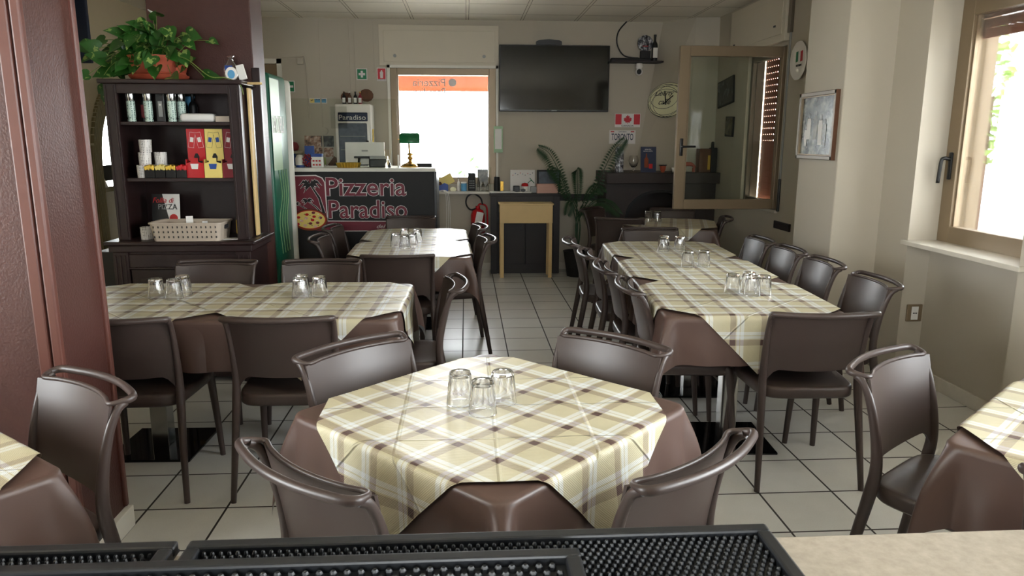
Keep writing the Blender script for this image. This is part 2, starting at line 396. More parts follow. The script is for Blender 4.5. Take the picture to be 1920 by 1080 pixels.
# windows -------------------------------------------------------------
def winframe(parent, wd, z0, z1, fw=.095, dep=.06, m='alu', pane='glass', two=False, x0=0):
    # local x 0..wd, y 0..dep, z z0..z1
    b = MB(); b.box(x0, x0+fw, 0, dep, z0, z1, .004); b.box(x0+wd-fw, x0+wd, 0, dep, z0, z1, .004)
    b.box(x0+fw, x0+wd-fw, 0, dep, z0, z0+fw, .004); b.box(x0+fw, x0+wd-fw, 0, dep, z1-fw, z1, .004)
    b.box(x0+fw, x0+fw+.012, dep*.3, dep*.7, z0+fw, z1-fw); b.box(x0+wd-fw-.012, x0+wd-fw, dep*.3, dep*.7, z0+fw, z1-fw)
    b.build('window_frame', m, parent)
    MB().box(x0+fw, x0+wd-fw, dep*.45, dep*.45+.006, z0+fw, z1-fw).build('window_pane', pane, parent)
def handle(parent, x, y, z, sgn=1):
    b = MB(); b.box(x-.014, x+.014, y-.014, y, z-.075, z+.075, .006)
    h = b.build('window_handle', 'black', parent, True, auto=40)
    P = crom([(x, y-.01, z+.01), (x, y-.05, z+.01), (x+sgn*.02, y-.06, z+.005), (x+sgn*.115, y-.058, z)], 5)
    MB().tube(P, [.010]*len(P), 8).build('lever', 'black', h, True)
W1 = sempty('window_1', (XW+.18, 4.33, 0), R(-90)); winframe(W1, .93, .88, 2.29, .105)
hb = MB().box(.045, .073, -.014, 0, 1.26, 1.42, .006).build('window_handle', 'black', W1, True, auto=40)
P = crom([(.059, -.01, 1.38), (.059, -.05, 1.385), (.055, -.062, 1.36), (.045, -.062, 1.24)], 5); MB().tube(P, .011, 8).build('lever', 'black', hb, True)
struct(MB().box(XW-.03, XW+.20, 3.36, 4.36, .862, .889, .004).build('trim_4', 'stone'))
W4 = sempty('window_4', (XW+.18, 2.1, 0), R(-90)); winframe(W4, 1.9, .75, 2.35, .08); W8 = sempty('window_8_added', (XW+.18, -.3, 0), R(-90)); winframe(W8, 1.9, .75, 2.35, .08)  # rearmost one is unseen, added for more daylight from the right
W5 = sempty('window_5', (-.8, YF-.12, 0)); winframe(W5, 1.8, .9, 2.3, .08)
W6 = sempty('window_6_unseen', (XL-.12, 1.9, 0), R(-90)); winframe(W6, 1.8, .7, 2.5, .08)  # unseen window, made large to add light from the left
W7 = sempty('window_7', (-4.55, YB+.06, 0)); winframe(W7, 1.1, .75, 2.2, .07)
# roller shutter slats above window 1, partly lowered
b = MB()
for k in range(4): b.box(XW+.26, XW+.272, 3.38, 4.34, 2.06+k*.055, 2.06+k*.055+.05)
b.box(XW+.262, XW+.27, 3.38, 4.34, 2.28, 2.45)
for k in range(16): b.box(XW+.262, XW+.27, 3.40+k*.06, 3.437+k*.06, 2.105, 2.12)
b.build('roller_shutter', 'brickred', W1).matrix_parent_inverse = (Matrix.Translation(W1.location) @ Matrix.Rotation(R(-90), 4, 'Z')).inverted()
# far window frame + closed perforated shutter
W2 = sempty('window_2', (XW+.02, 7.16, 0), R(-90))
b = MB(); b.box(0, .045, .01, .06, .88, 2.27, .004); b.box(.80, .86, .01, .06, .88, 2.27, .004); b.box(.06, .80, .01, .06, .88, .95, .004); b.box(.06, .80, .01, .06, 2.2, 2.27, .004); b.box(.04, .055, .05, .12, .9, 2.25)
b.build('window_frame', 'alu2', W2)
b = MB(); z = .93; k = 0
while z < 2.26:
    b.box(.05, .80, .135, .146, z, z+.046)
    if z < 1.40: b.box(.05, .80, .138, .143, z+.045, z+.056)
    else:
        x = .05
        while x < .79: b.box(x, min(x+.029, .8), .138, .143, z+.045, z+.056); x += .046
    z += .056
b.build('roller_shutter', 'brickred', W2)
struct(MB().box(XW-.03, XW+.14, 6.26, 7.16, .862, .889, .004).build('trim_5', 'stone'))
# open sash, hinged on the near edge of window 2
W2b = sempty('window_2_open_sash', (1.805, 6.345, 0), R(-.5)); winframe(W2b, .965, .893, 2.262, .085, .05, 'alu', 'pane2')
hb = MB().box(.028, .056, -.014, 0, 1.35, 1.50, .006).build('window_handle', 'black', W2b, True, auto=40)
P = crom([(.042, -.01, 1.43), (.042, -.05, 1.43), (.06, -.058, 1.43), (.15, -.056, 1.432)], 5); MB().tube(P, [.009]*len(P), 8).build('lever', 'black', hb, True)
# shutter box over window 2
sb = sempty('trim_6', (XW, 7.56, 0), R(-90))
MB().box(0, 1.30, -.05, 0, 2.30, 2.72, .004).build('box_front', 'panelw', sb); MB().box(.06, 1.24, -.056, -.05, 2.36, 2.66, .003).build('access_panel', 'panelw', sb)
MB().box(.12, .15, -.062, -.056, 2.39, 2.405).build('catch', 'dot', sb); MB().box(1.08, 1.12, -.062, -.056, 2.43, 2.445).build('catch', 'dot', sb)
# strap guide
st = thing('shutter_strap', 'grey roller shutter strap running down into its black wall slot beside the open window', 'strap', (XW, 6.24, 0), R(-90))
MB().box(-.012, .012, -.012, -.002, .98, 2.60, .002).build('strap', 'steelgrey', st); MB().box(-.03, .03, -.03, 0, 2.36, 2.62, .004).build('upper_guide', 'alu2', st)
MB().box(-.016, .016, -.018, 0, .88, 1.16, .006).build('winder_slot', 'black', st)
tag(MB().box(-.16, .15, -.02, 0, .735, .80, .003).build('chair_rail_piece', 'darkwood'), 'short dark brown wooden chair-rail piece on the wall left of the picture pillar', 'rail', None, (XW, 6.12, 0), R(-90))
# back window
W3 = sempty('window_3', (-.82, YB-.01, 0))
winframe(W3, 1.16, .99, 2.25, .075, .07)
b = MB(); b.box(-.03, 0, -.015, .1, .95, 2.28); b.box(1.16, 1.185, -.015, .1, .95, 2.28); b.box(-.03, 1.185, -.015, .1, 2.25, 2.28); b.build('window_trim', 'white', W3)
text('Pizzeria', .24, .60, 2.06, 2.14, .03, 'signw', W3, mirror=True); text('Paradiso', .24, .60, 1.96, 2.04, .03, 'signw', W3, mirror=True)
poly('palm_decal', ell(.68, 2.10, .045, .045, 9), .032, 'signw', W3)
struct(MB().box(-.36, .40, YB-.17, YB+.02, .885, .915, .004).build('trim_7', 'stone'))
# shutter box panel above back window
sb = sempty('trim_8', (-.93, YB, 0)); MB().box(0, 1.30, -.02, 0, 2.27, 2.70, .003).build('box_front', 'panelw', sb); MB().box(.05, 1.26, -.03, -.02, 2.31, 2.64, .003).build('access_panel', 'panelw', sb)
for x in (.17, 1.14): MB().lathe([(0, 0), (.018, 0), (.018, .008), (0, .008)], 0, 0, 14).build('knob', 'steelgrey', sb).matrix_local = Matrix.Translation((x, -.03, 2.375)) @ Matrix.Rotation(R(90), 4, 'X')
# door at the back left
d1 = sempty('door_1', (-2.75, YB, 0)); b = MB(); b.box(0, .05, -.01, .1, 0, 2.335); b.box(.715, .765, -.01, .1, 0, 2.335); b.box(0, .765, -.01, .1, 2.285, 2.335); b.build('door_frame', 'white', d1)
MB().box(.05, .715, .04, .08, 0, 2.285, .004).build('door_leaf', 'alu', d1)
# outdoors
gd = struct(MB().box(-14, 14, -12, 24, -.35, -.3).build('trim_9', 'stone'))
def bush(name, label, cat, c, r, n, m='grass', group=None, ls=.09, trunk=True):
    t_ = thing(name, label, cat, (c[0], c[1], -.3), 0, group); b = MB()
    for _ in range(n):
        v = Vector((RND.gauss(0, 1), RND.gauss(0, 1), RND.gauss(0, 1))).normalized()*RND.uniform(.55, 1)
        q = Vector((v.x*r[0], v.y*r[1], c[2]+.3+v.z*r[2])); a = Vector((RND.uniform(-1, 1), RND.uniform(-1, 1), RND.uniform(-1, 1))).normalized(); k = a.orthogonal().normalized(); s_ = ls*RND.uniform(.6, 1.3)
        V = [b.bm.verts.new(q+a*s_), b.bm.verts.new(q+k*s_*.5), b.bm.verts.new(q-a*s_), b.bm.verts.new(q-k*s_*.5)]; b.bm.faces.new(V)
    b.build('foliage', m, t_, fixn=False)
    if trunk: MB().tube([(0, 0, 0), (0, 0, c[2]+.3)], .06, 7).build('trunk', 'cork', t_)
    return t_
bush('tree', 'sunlit leafy tree outside the large window on the right', 'tree', (5.0, 7.0, 1.9), (.22, .22, .75), 260, ls=.07)
bush('bush', 'bright shrub outside the window behind the counter', 'shrub', (.1, 9.9, 1.05), (.2, .1, .3), 30, m='leaf', trunk=False, ls=.05)
tag(MB().box(3.25, 3.33, 4.62, 4.70, -.3, 2.6, .004).build('veranda_post', 'alu'), 'brown metal veranda post outside the large right window', 'post')
a = thing('awning', 'orange awning seen through the top of the window behind the counter', 'awning', (-.25, 9.6, -.3))
MB().box(-1.3, 1.3, .0, .9, 2.58, 2.62).box(-1.3, 1.3, .38, .40, 2.40, 2.60).build('canopy', 'orange', a)
for x in (-1.25, 1.25): MB().box(x-.03, x+.03, .8, .86, 0, 2.58).build('leg', 'alu', a)
# brick arch rim in left wall
P0 = []; 
for k in range(25):
    a_ = pi*k/24; P0.append((7.35-.62*cos(a_), 1.25+.74*sin(a_)))
b = MB(); out_ = [(6.71, .5)]+P0+[(7.99, .5)]; 
oi = [(6.71, .5)]+[(7.35-.64*cos(pi*k/24), 1.25+.78*sin(pi*k/24)) for k in range(25)]+[(7.99, .5)]
ii = [(6.85, .5)]+[(7.35-.50*cos(pi*k/24), 1.25+.60*sin(pi*k/24)) for k in range(25)]+[(7.85, .5)]
for q in range(len(oi)-1): b.prism([oi[q], oi[q+1], ii[q+1], ii[q]], XL-.19, XL+.03, 'x')
ar = struct(b.build('trim_10', 'arch'))
b = MB(); top_ = 2.0
for q in range(len(oi)-1):
    if oi[q][1] > .6 and oi[q+1][0]-oi[q][0] > 1e-3: b.prism([(oi[q][0], oi[q][1]-.02), (oi[q+1][0], oi[q+1][1]-.02), (oi[q+1][0], 2.05), (oi[q][0], 2.05)], XL-.17, XL-.002, 'x')
struct(b.build('trim_11', 'wall_beige'))
kc = thing('kitchen_counter', 'pale stone-clad serving counter under the brick arch at the left', 'counter', (XL-.45, 7.3, 0))
MB().box(-.35, .24, -.6, .6, 0, .98, .004).build('body', 'stone', kc); MB().box(-.4, .26, -.62, .62, .98, 1.03, .004).build('worktop', 'chrome', kc)
gp = thing('etched_glass_screen', 'bright glass screen with etched palms on the counter under the arch', 'screen', (XL-.25, 7.35, 1.03))
MB().box(-.006, .006, -.5, .5, .0, .62, .002).build('glass_sheet', 'screenp', gp); MB().box(.007, .012, -.38, -.08, .05, .2, .001).build('menu_card', 'blackm', gp); MB().box(.007, .012, .0, .3, .05, .2, .001).build('menu_card', 'blackm', gp)
cbd = thing('clipboard', 'white clipboard leaning on the kitchen counter at the left edge of the dresser', 'clipboard', (XL-.1, 7.08, 1.035), R(90), ry=R(0), rx=R(-20))
MB().box(-.11, .11, -.002, .003, 0, .30, .002).build('board', 'paper', cbd); MB().box(-.04, .04, -.012, -.002, .265, .29, .003).build('clip', 'chrome', cbd)
tag(MB().box(-.02, .02, -.02, .02, 0, .6, .004).build('wall_tv_panel', 'navy'), 'dark blue-grey panel edge hanging on the left wall at the top', 'panel')
o = bpy.data.objects['wall_tv_panel']; o.location = (XL+.06, 6.7, 2.11); o.scale = (2.2, 1, 1.05)
# ---------------------------------------------------------------- chairs
def make_chair():
    t_ = thing('plastic_chair', 'x', 'chair')
    # seat
    b = MB(); n = 48; rings = []
    def outl(k, s):
        a = 2*pi*k/n; cx, sy = cos(a), sin(a); e = .38
        x = abs(cx)**e*(1 if cx > 0 else -1)*.215*s; y = abs(sy)**e*(1 if sy > 0 else -1)*.205*s
        x *= 1+.05*(y/.2); return x, y+.02
    levels = [(.02, .437), (.3, .437), (.6, .439), (.85, .444), (.96, .449), (1.0, .446), (1.015, .436), (1.012, .405), (.985, .398), (.97, .405), (.965, .425), (.3, .428)]
    for s, z in levels:
        rings.append([b.bm.verts.new((*outl(k, s), z)) for k in range(n)])
    for a_, c_ in zip(rings, rings[1:]):
        for k in range(n): b.bm.faces.new((a_[k], a_[(k+1) % n], c_[(k+1) % n], c_[k]))
    b.bm.faces.new(rings[0]); b.bm.faces.new(rings[-1])
    b.build('seat', 'plastic', t_, True)
    bow = lambda x: -.038*(1-(x/.2)**2)
    # backrest panel: front and back skins
    b = MB(); nx, nz = 22, 12; F, K = [], []
    def py(z): return -.163-.050*((z-.50)/.28)**1.35 if z > .5 else -.163
    for i in range(nx+1):
        u = -1+2*i/nx; fr, kr = [], []
        zb = .520+.030*abs(u)**4*(-1)+.0*(1-u*u); zb = .522-.0+.012*(1-u*u)*-1+.012
        zb -= .075*max(0, (abs(u)-.68)/.32)**2
        for j in range(nz+1):
            z = zb+(.782-zb)*j/nz; xw = .204+.010*((z-.5)/.28)
            x = u*xw; y = py(z)+bow(x)*(.55+.45*(z-.5)/.28)
            fr.append((x, y+.004, z)); kr.append((x, y-.004, z))
        F.append(fr); K.append(kr)
    A = b.grid(F); B = b.grid(K)
    for i in range(nx):
        b.bm.faces.new((A[i][0], A[i+1][0], B[i+1][0], B[i][0])); b.bm.faces.new((A[i][nz], A[i+1][nz], B[i+1][nz], B[i][nz]))
    for j in range(nz):
        b.bm.faces.new((A[0][j], A[0][j+1], B[0][j+1], B[0][j])); b.bm.faces.new((A[nx][j], A[nx][j+1], B[nx][j+1], B[nx][j]))
    b.build('backrest', 'plastic', t_, True, auto=50)
    # top loop: front lip + rear grab rail joined at rounded ends
    front = [(x, py(.782)+bow(x)+.002, .785) for x in (-.195, -.14, -.07, 0, .07, .14, .195)]
    rear = [(x, -.276+bow(x)*.95, .793) for x in (.21, .14, .07, 0, -.07, -.14, -.21)]
    L = front[:]+[(  .217, -.242, .789)]+rear+[(-.217, -.242, .789)]
    P = crom(L, 5, True); rad = []
    for p in P: k = min(max((-.215-p[1]-.0*p[0])/.05, 0), 1) if abs(p[0]) > .19 else (1 if p[1] < -.245+bow(p[0])*.9 else 0); rad.append((.007+.005*k, .006+.0045*k))
    MB().tube(P, rad, 10, closed=True, up=(0, 0, 1)).build('top_rail', 'plastic', t_, True)
    # legs
    for s in (-1, 1):
        P = crom([(s*.228, -.245, 0), (s*.219, -.215, .18), (s*.210, -.176, .40), (s*.207, -.163, .50), (s*.208, -.172, .60), (s*.211, -.195, .70), (s*.214, -.222, .765), (s*.214, -.248, .785)], 5)
        rd = []
        for p in P:
            z = p[2]; rr = .0135+.0065*min(z/.42, 1) if z < .45 else .020-.008*min((z-.45)/.30, 1); rd.append((rr, rr*.86))
        MB().tube(P, rd, 12, up=(0, 1, 0)).build('leg', 'plastic', t_, True, auto=60)
    for s in (-1, 1):
        P = crom([(s*.222, .238, 0), (s*.214, .222, .2), (s*.205, .200, .40), (s*.198, .185, .43)], 5)
        MB().tube(P, [(.0125+.006*min(p[2]/.4, 1), .0125+.006*min(p[2]/.4, 1)) for p in P], 12, up=(0, 1, 0)).build('leg', 'plastic', t_, True, auto=60)
    return t_
CH0 = make_chair(); used = [0]
def chair(rx, ry, fdeg, label, group, scale=1):
    # (rx,ry) middle of the grab rail; fdeg: compass angle of facing direction
    o = CH0 if not used[0] else copytree(CH0); used[0] = 1
    f = R(fdeg); fx, fy = cos(f), sin(f)
    o.location = (rx+.272*fx, ry+.272*fy, 0); o.rotation_euler.z = f-pi/2
    o['label'] = label; o['group'] = group; return o
# ---------------------------------------------------------------- tables and cloths
ZT = .735
def drape(Pt, rect, off, ph=0, seed=0, fold=.070, flare=.05):
    x0, x1, y0, y1 = rect; rc = .04
    Pt = np.asarray(Pt, float); q = Pt.copy(); q[:, 0] = np.clip(q[:, 0], x0+rc, x1-rc); q[:, 1] = np.clip(q[:, 1], y0+rc, y1-rc)
    d = Pt-q; dist = np.hypot(d[:, 0], d[:, 1])+1e-9; dr = d/dist[:, None]; e = dist-rc
    out = np.zeros((len(Pt), 3)); flat = e <= 0
    out[flat, :2] = Pt[flat]
    h = ~flat; b = q[h]+dr[h]*rc; D = dr[h]; E_ = e[h]; rb = .016+off
    c = np.minimum(abs(D[:, 0]), abs(D[:, 1])); phi = np.arctan2(abs(D[:, 1]), abs(D[:, 0]))
    s = np.where(abs(D[:, 0]) > abs(D[:, 1]), b[:, 1], b[:, 0])
    wv = .05*np.sin(s*21+ph)+.035*np.sin(s*38+2.1*ph+seed)
    arc = rb*pi/2; th = np.minimum(E_/rb, pi/2); L = np.maximum(E_-arc, 0)
    g = (flare+wv*np.exp(-(c/.25)**2))*np.minimum(1, .35+L/.2)
    s2 = np.abs(np.sin(2*phi))*(c > 1e-6)
    ex = L*g+fold*np.tanh(L/.16)*s2**1.6
    ex = np.minimum(ex, L*.7)
    o_ = rb*np.sin(th)+ex; dn = rb*(1-np.cos(th))+np.sqrt(np.maximum(L*L-ex*ex, 0))
    ph2 = phi+.17*np.sin(4*phi)*np.tanh(L/.08)
    sx, sy = np.sign(D[:, 0]), np.sign(D[:, 1])
    cc = c > 1e-6
    D = np.where(cc[:, None], np.stack([sx*np.cos(ph2), sy*np.sin(ph2)], -1), D)
    out[h, 0] = b[:, 0]+D[:, 0]*o_; out[h, 1] = b[:, 1]+D[:, 1]*o_; out[h, 2] = -dn
    out[:, 2] += off
    return out
def cloth(name, cx, cy, rz, rect, half, diamond, off, m, ph):
    n = 112; g = np.linspace(-half, half, n+1); S_, T2 = np.meshgrid(g, g, indexing='ij'); pts = np.stack([S_.ravel(), T2.ravel()], -1)
    if diamond: uv = np.stack([(pts[:, 0]-pts[:, 1])*.70711, (pts[:, 0]+pts[:, 1])*.70711], -1)
    else: uv = pts
    v = drape(uv, rect, off, ph)
    if diamond:   # slight ripple where toppers lie free
        fl = v[:, 2] > off-1e-6
        v[fl, 2] += .0011*(1+np.sin(uv[fl, 0]*31+ph)*np.sin(uv[fl, 1]*23+ph*2))
    me = bpy.data.meshes.new(name); idx = np.arange((n+1)**2).reshape(n+1, n+1)
    F = np.stack([idx[:-1, :-1].ravel(), idx[1:, :-1].ravel(), idx[1:, 1:].ravel(), idx[:-1, 1:].ravel()], -1)
    me.from_pydata(v.tolist(), [], F.tolist()); ul = me.uv_layers.new(name='UVMap')
    li = np.zeros(len(me.loops), int); me.loops.foreach_get('vertex_index', li); ul.data.foreach_set('uv', uv[li].ravel())
    me.polygons.foreach_set('use_smooth', [True]*len(me.polygons)); me.update()
    me.materials.append(M[m]); o = bpy.data.objects.new(name, me); COL.objects.link(o); o.location = (cx, cy, ZT); o.rotation_euler.z = rz
    return o
def table(cx, cy, rzd, where, nb=(0, 0, 0, 0), layer=0, ph=0., zt=ZT, group=None, topper=.48):
    rz = R(rzd)
    t_ = thing('restaurant_table', 'pedestal table '+where, 'table', (cx, cy, 0), rz, 'pedestal tables under brown cloths')
    MB().box(-.385, .385, -.385, .385, .70, .722, .003).build('table_top', 'darkwood', t_)
    MB().box(-.04, .04, -.04, .04, .012, .70, .003).build('column', 'chrome', t_)
    b = MB().box(-.2, .2, -.2, .2, 0, .012, .003); b.build('base_plate', 'blackgloss', t_)
    h = .40; rect = (-h-1.2*nb[0], h+1.2*nb[1], -h-1.2*nb[2], h+1.2*nb[3])
    c_ = cloth('tablecloth', cx, cy, rz, rect, .625, False, -.006+.0022*layer, 'cloth', ph); tag(c_, 'brown oilcloth on the table '+where, 'tablecloth', 'brown undercloths')
    p_ = cloth('plaid_topper', cx, cy, rz, rect, topper, True, .0025+.0022*layer, 'plaid', ph); tag(p_, 'plaid topper on the table '+where, 'tablecloth', 'plaid toppers')
table(.07, 2.01, 45, 'in the centre foreground', ph=.7)
table(-.70, 3.50, -1.5, 'second from the left pillar, left row', (1, 0, 0, 0), 1, 1.9)
table(-1.50, 3.52, -1.5, 'beside the left pillar, left row', (0, 1, 0, 0), 0, .3)
table(-.385, 5.14, 1.5, 'at the near end of the row by the pizzeria counter', (0, 0, 0, 1), 1, 2.3)
table(-.405, 5.91, 1.5, 'at the far end of the row by the pizzeria counter', (0, 0, 1, 0), 0, 4.3)
table(1.300, 3.45, -3.6, 'at the near end of the long right row', (0, 0, 0, 1), 2, 5.1)
table(1.351, 4.245, -3.6, 'in the middle of the long right row', (0, 0, 1, 1), 1, 3.2)
table(1.401, 5.03, -3.6, 'at the far end of the long right row', (0, 0, 1, 0), 0, 1.2)
table(1.87, 6.67, -16, 'in front of the fireplace', ph=2.6)
table(1.79, 1.655, 39.8, 'cut by the right edge of the photo', ph=1.5)
table(-1.51, 1.60, -38.6, 'cut by the left edge of the photo', ph=.2)
G1 = 'brown plastic chairs round the tables'
chair(-.752, 2.875, 90, 'brown chair seen from behind, right of the two before the left row', G1)
chair(-1.40, 2.885, 90, 'brown chair seen from behind, half hidden by the left brown pillar', G1)
chair(-1.43, 4.29, -90, 'brown chair in front of the dresser, facing the camera across the left row', G1)
chair(-.835, 4.28, -90, 'brown chair facing the camera, right of the one before the dresser', G1)
chair(-.04, 3.60, 184, 'brown chair at the aisle end of the near left row, seen from its side', G1)
chair(-.42, 4.46, 92, 'brown chair seen from behind at the near end of the table by the counter', G1)
chair(-.50, 6.74, -90, 'brown chair at the far end of the counter table, right under the sign lettering', G1)
chair(-1.08, 5.33, 0, 'nearer of the two brown chairs on the left side of the counter table', G1)
chair(-1.10, 5.98, -2, 'farther of the two brown chairs on the left side of the counter table', G1)
chair(.165, 5.25, 186, 'nearer of the two brown chairs on the aisle side of the counter table', G1)
chair(.13, 5.99, 186, 'farther of the two brown chairs on the aisle side of the counter table', G1)
chair(-.405, 2.475, -46, 'brown chair behind the centre table, left of the two, its back shining pale', G1)
chair(.53, 2.50, 225, 'brown chair behind the centre table, right of the two', G1)
chair(-.385, 1.500, 45, 'brown chair at the near left side of the centre table, seen from behind', G1)
chair(.53, 1.500, 131, 'brown chair at the near right side of the centre table, seen from behind', G1)
chair(-1.085, 2.125, 231, 'brown chair at the foot of the left pillar, turned to the lower left', G1)
chair(1.345, 2.235, -54, 'brown chair with a shining pale seat, at the table cut by the right edge', G1)
chair(1.33, 1.245, 38, 'brown chair cut by the right edge of the photo, only its rail and back showing', G1)
chair(1.468, 2.842, 88, 'brown chair seen from behind at the near end of the long right row', G1)
for (x, y, l) in ((2.105, 3.57, 'nearest'), (2.115, 4.13, 'second nearest'), (2.12, 4.62, 'third nearest'), (2.115, 5.09, 'farthest')):
    chair(x, y, 180-3.6, l+' of the four brown chairs on the window side of the long right row', G1)
for (x, y, l) in ((.775, 3.50, 'nearest'), (.755, 4.03, 'second nearest'), (.74, 4.53, 'third nearest'), (.715, 5.08, 'farthest')):
    chair(x, y, -3.6, l+' of the four brown chairs on the aisle side of the long right row', G1)
chair(1.455, 5.77, -92, 'brown chair at the far end of the long right row, facing the camera', G1)
chair(1.37, 6.53, 74, 'dark chair on the near side of the fireplace table, left of it', G1)
chair(2.36, 6.52, 164, 'dark chair on the right side of the fireplace table', G1)
chair(2.10, 7.42, 254, 'dark chair behind the fireplace table, before the hearth', G1)
chair(1.26, 7.50, -35, 'dark chair left of the fireplace table, beside the potted palm', G1)
# ---------------------------------------------------------------- tumblers (upside down)
def make_tumbler():
    fac = lambda a, z: (cos(pi/10)/cos(((a+pi/10) % (2*pi/10))-pi/10)) if z > .045 else 1.0
    b = MB(); prof = [(.0395, .0), (.0405, .0015), (.0385, .018), (.0370, .036), (.0378, .046), (.0372, .050), (.0345, .072), (.0322, .090), (.0300, .0965), (0, .0965)]
    b.lathe(prof, seg=40, mod=fac)
    b.lathe([(.0395, 0), (.0375, .002), (.0360, .018), (.0345, .036), (.0325, .050), (.0300, .072), (.0280, .082), (.020, .085), (0, .085)], seg=40)
    bmesh.ops.remove_doubles(b.bm, verts=b.bm.verts, dist=1e-5)
    o = b.build('drinking_glass', 'tumbler', None, True, auto=14); return o
GL0 = make_tumbler(); gused = [0]
def glass(x, y, label, lay=0):
    o = GL0 if not gused[0] else GL0.copy()
    if gused[0]: COL.objects.link(o)
    gused[0] = 1; o.location = (x, y, ZT+.0032+.0022*lay); o.rotation_euler.z = RND.uniform(0, 1)
    tag(o, label, 'glass', 'upside-down glasses on the tables'); return o
for (x, y, l, ly) in ((-.022, 2.035, 'left one of the three on the centre table', 0), (.040, 1.955, 'middle and nearest of the three on the centre table', 0), (.100, 2.035, 'right one of the three on the centre table', 0),
    (-1.485, 3.555, 'left one of the three on the left table by the pillar', 0), (-1.392, 3.53, 'middle one of the three on the left table by the pillar', 0), (-1.385, 3.625, 'right rear one of the three on the left table by the pillar', 0),
    (-.80, 3.52, 'front left one of the three on the second left table', 1), (-.808, 3.605, 'rear one of the three on the second left table', 1), (-.715, 3.56, 'right one of the three on the second left table', 1),
    (-.50, 5.22, 'left one of the front three on the counter table', 1), (-.432, 5.15, 'middle one of the front three on the counter table', 1), (-.385, 5.22, 'right one of the front three on the counter table', 1),
    (-.458, 5.50, 'left one of the rear pair on the counter table', 1), (-.368, 5.50, 'right one of the rear pair on the counter table', 1),
    (1.35, 4.95, 'front left one of the far three on the long right row', 0), (1.375, 5.03, 'rear left one of the far three on the long right row', 0), (1.475, 4.99, 'right one of the far three on the long right row', 0),
    (1.325, 4.30, 'left one of the middle pair on the long right row', 1), (1.425, 4.31, 'right one of the middle pair on the long right row', 1),
    (1.318, 3.52, 'left one of the near four on the long right row', 2), (1.395, 3.46, 'front middle one of the near four on the long right row', 2), (1.415, 3.56, 'rear one of the near four on the long right row', 2), (1.455, 3.47, 'right one of the near four on the long right row', 2),
    (1.70, 6.80, 'left one of the pair on the fireplace table', 0), (1.785, 6.80, 'right one of the pair on the fireplace table', 0)):
    glass(x, y, 'upside-down clear glass, '+l, ly)
# ---------------------------------------------------------------- bar counter in the foreground
bc = thing('bar_counter', 'beige granite-topped bar counter along the bottom of the photo', 'counter', (.1, .33, 0))
MB().box(-1.5, 1.3, -.27, .33, 1.07, 1.10, .004).build('worktop', 'granite', bc); MB().box(-1.45, 1.25, -.22, .28, 0, 1.07).build('front_panel', 'darkwood', bc)
def barmat(label, cx, cy, wx, wy, z, pitch, nr, rim=.014, hgt=.012, rz=0):
    b = MB(); x0, x1, y0, y1 = -wx/2, wx/2, -wy/2, wy/2
    b.box(x0, x1, y0, y1, 0, .0025)
    for (a, c, d, e) in ((x0, x1, y0, y0+rim), (x0, x1, y1-rim, y1), (x0, x0+rim, y0+rim, y1-rim), (x1-rim, x1, y0+rim, y1-rim)): b.box(a, c, d, e, .0, hgt, .0025)
    o = MB(); o.bm.free(); o.bm = b.bm; t_ = thing('bar_mat', label, 'mat', (cx, cy, z), R(rz), 'black rubber bar mats')
    b.build('tray', 'rubber', t_)
    # nubs
    V, F = [], []; i = 0; yy = y1-rim-pitch*.6; row = 0
    while yy > y0+rim+pitch*.3 and row < 34:
        xx = x0+rim+pitch*(.6+.5*(row % 2))
        while xx < x1-rim-pitch*.3:
            for r_n, zz in ((nr, .0025), (nr*.92, hgt*.55), (nr*.55, hgt*.74)):
                for k in range(6): V.append((xx+r_n*cos(k*pi/3), yy+r_n*sin(k*pi/3), zz))
            for L in range(2):
                for k in range(6): F.append((i+L*6+k, i+L*6+(k+1) % 6, i+L*6+6+(k+1) % 6, i+L*6+6+k))
            F.append(tuple(i+12+k for k in range(6))); i += 18; xx += pitch
        yy -= pitch*.87; row += 1
    me = bpy.data.meshes.new('rubber_nubs'); me.from_pydata(V, [], F); me.materials.append(M['rubberd'] if False else M['rubber'])
    n_ = bpy.data.objects.new('rubber_nubs', me); COL.objects.link(n_); n_.parent = t_; n_['kind'] = 'stuff'
barmat('wide black rubber bar mat in the bottom middle, with small nubs', .015, .515, .566, .30, 1.10, .0078, .0025)
barmat('black rubber bar mat at the bottom left corner, behind the front one', -.579, .515, .60, .30, 1.10, .0078, .0025)
barmat('black rubber bar mat with larger nubs lying on top, lowest in the photo', -.20, .548, .60, .125, 1.1125, .0120, .0036)
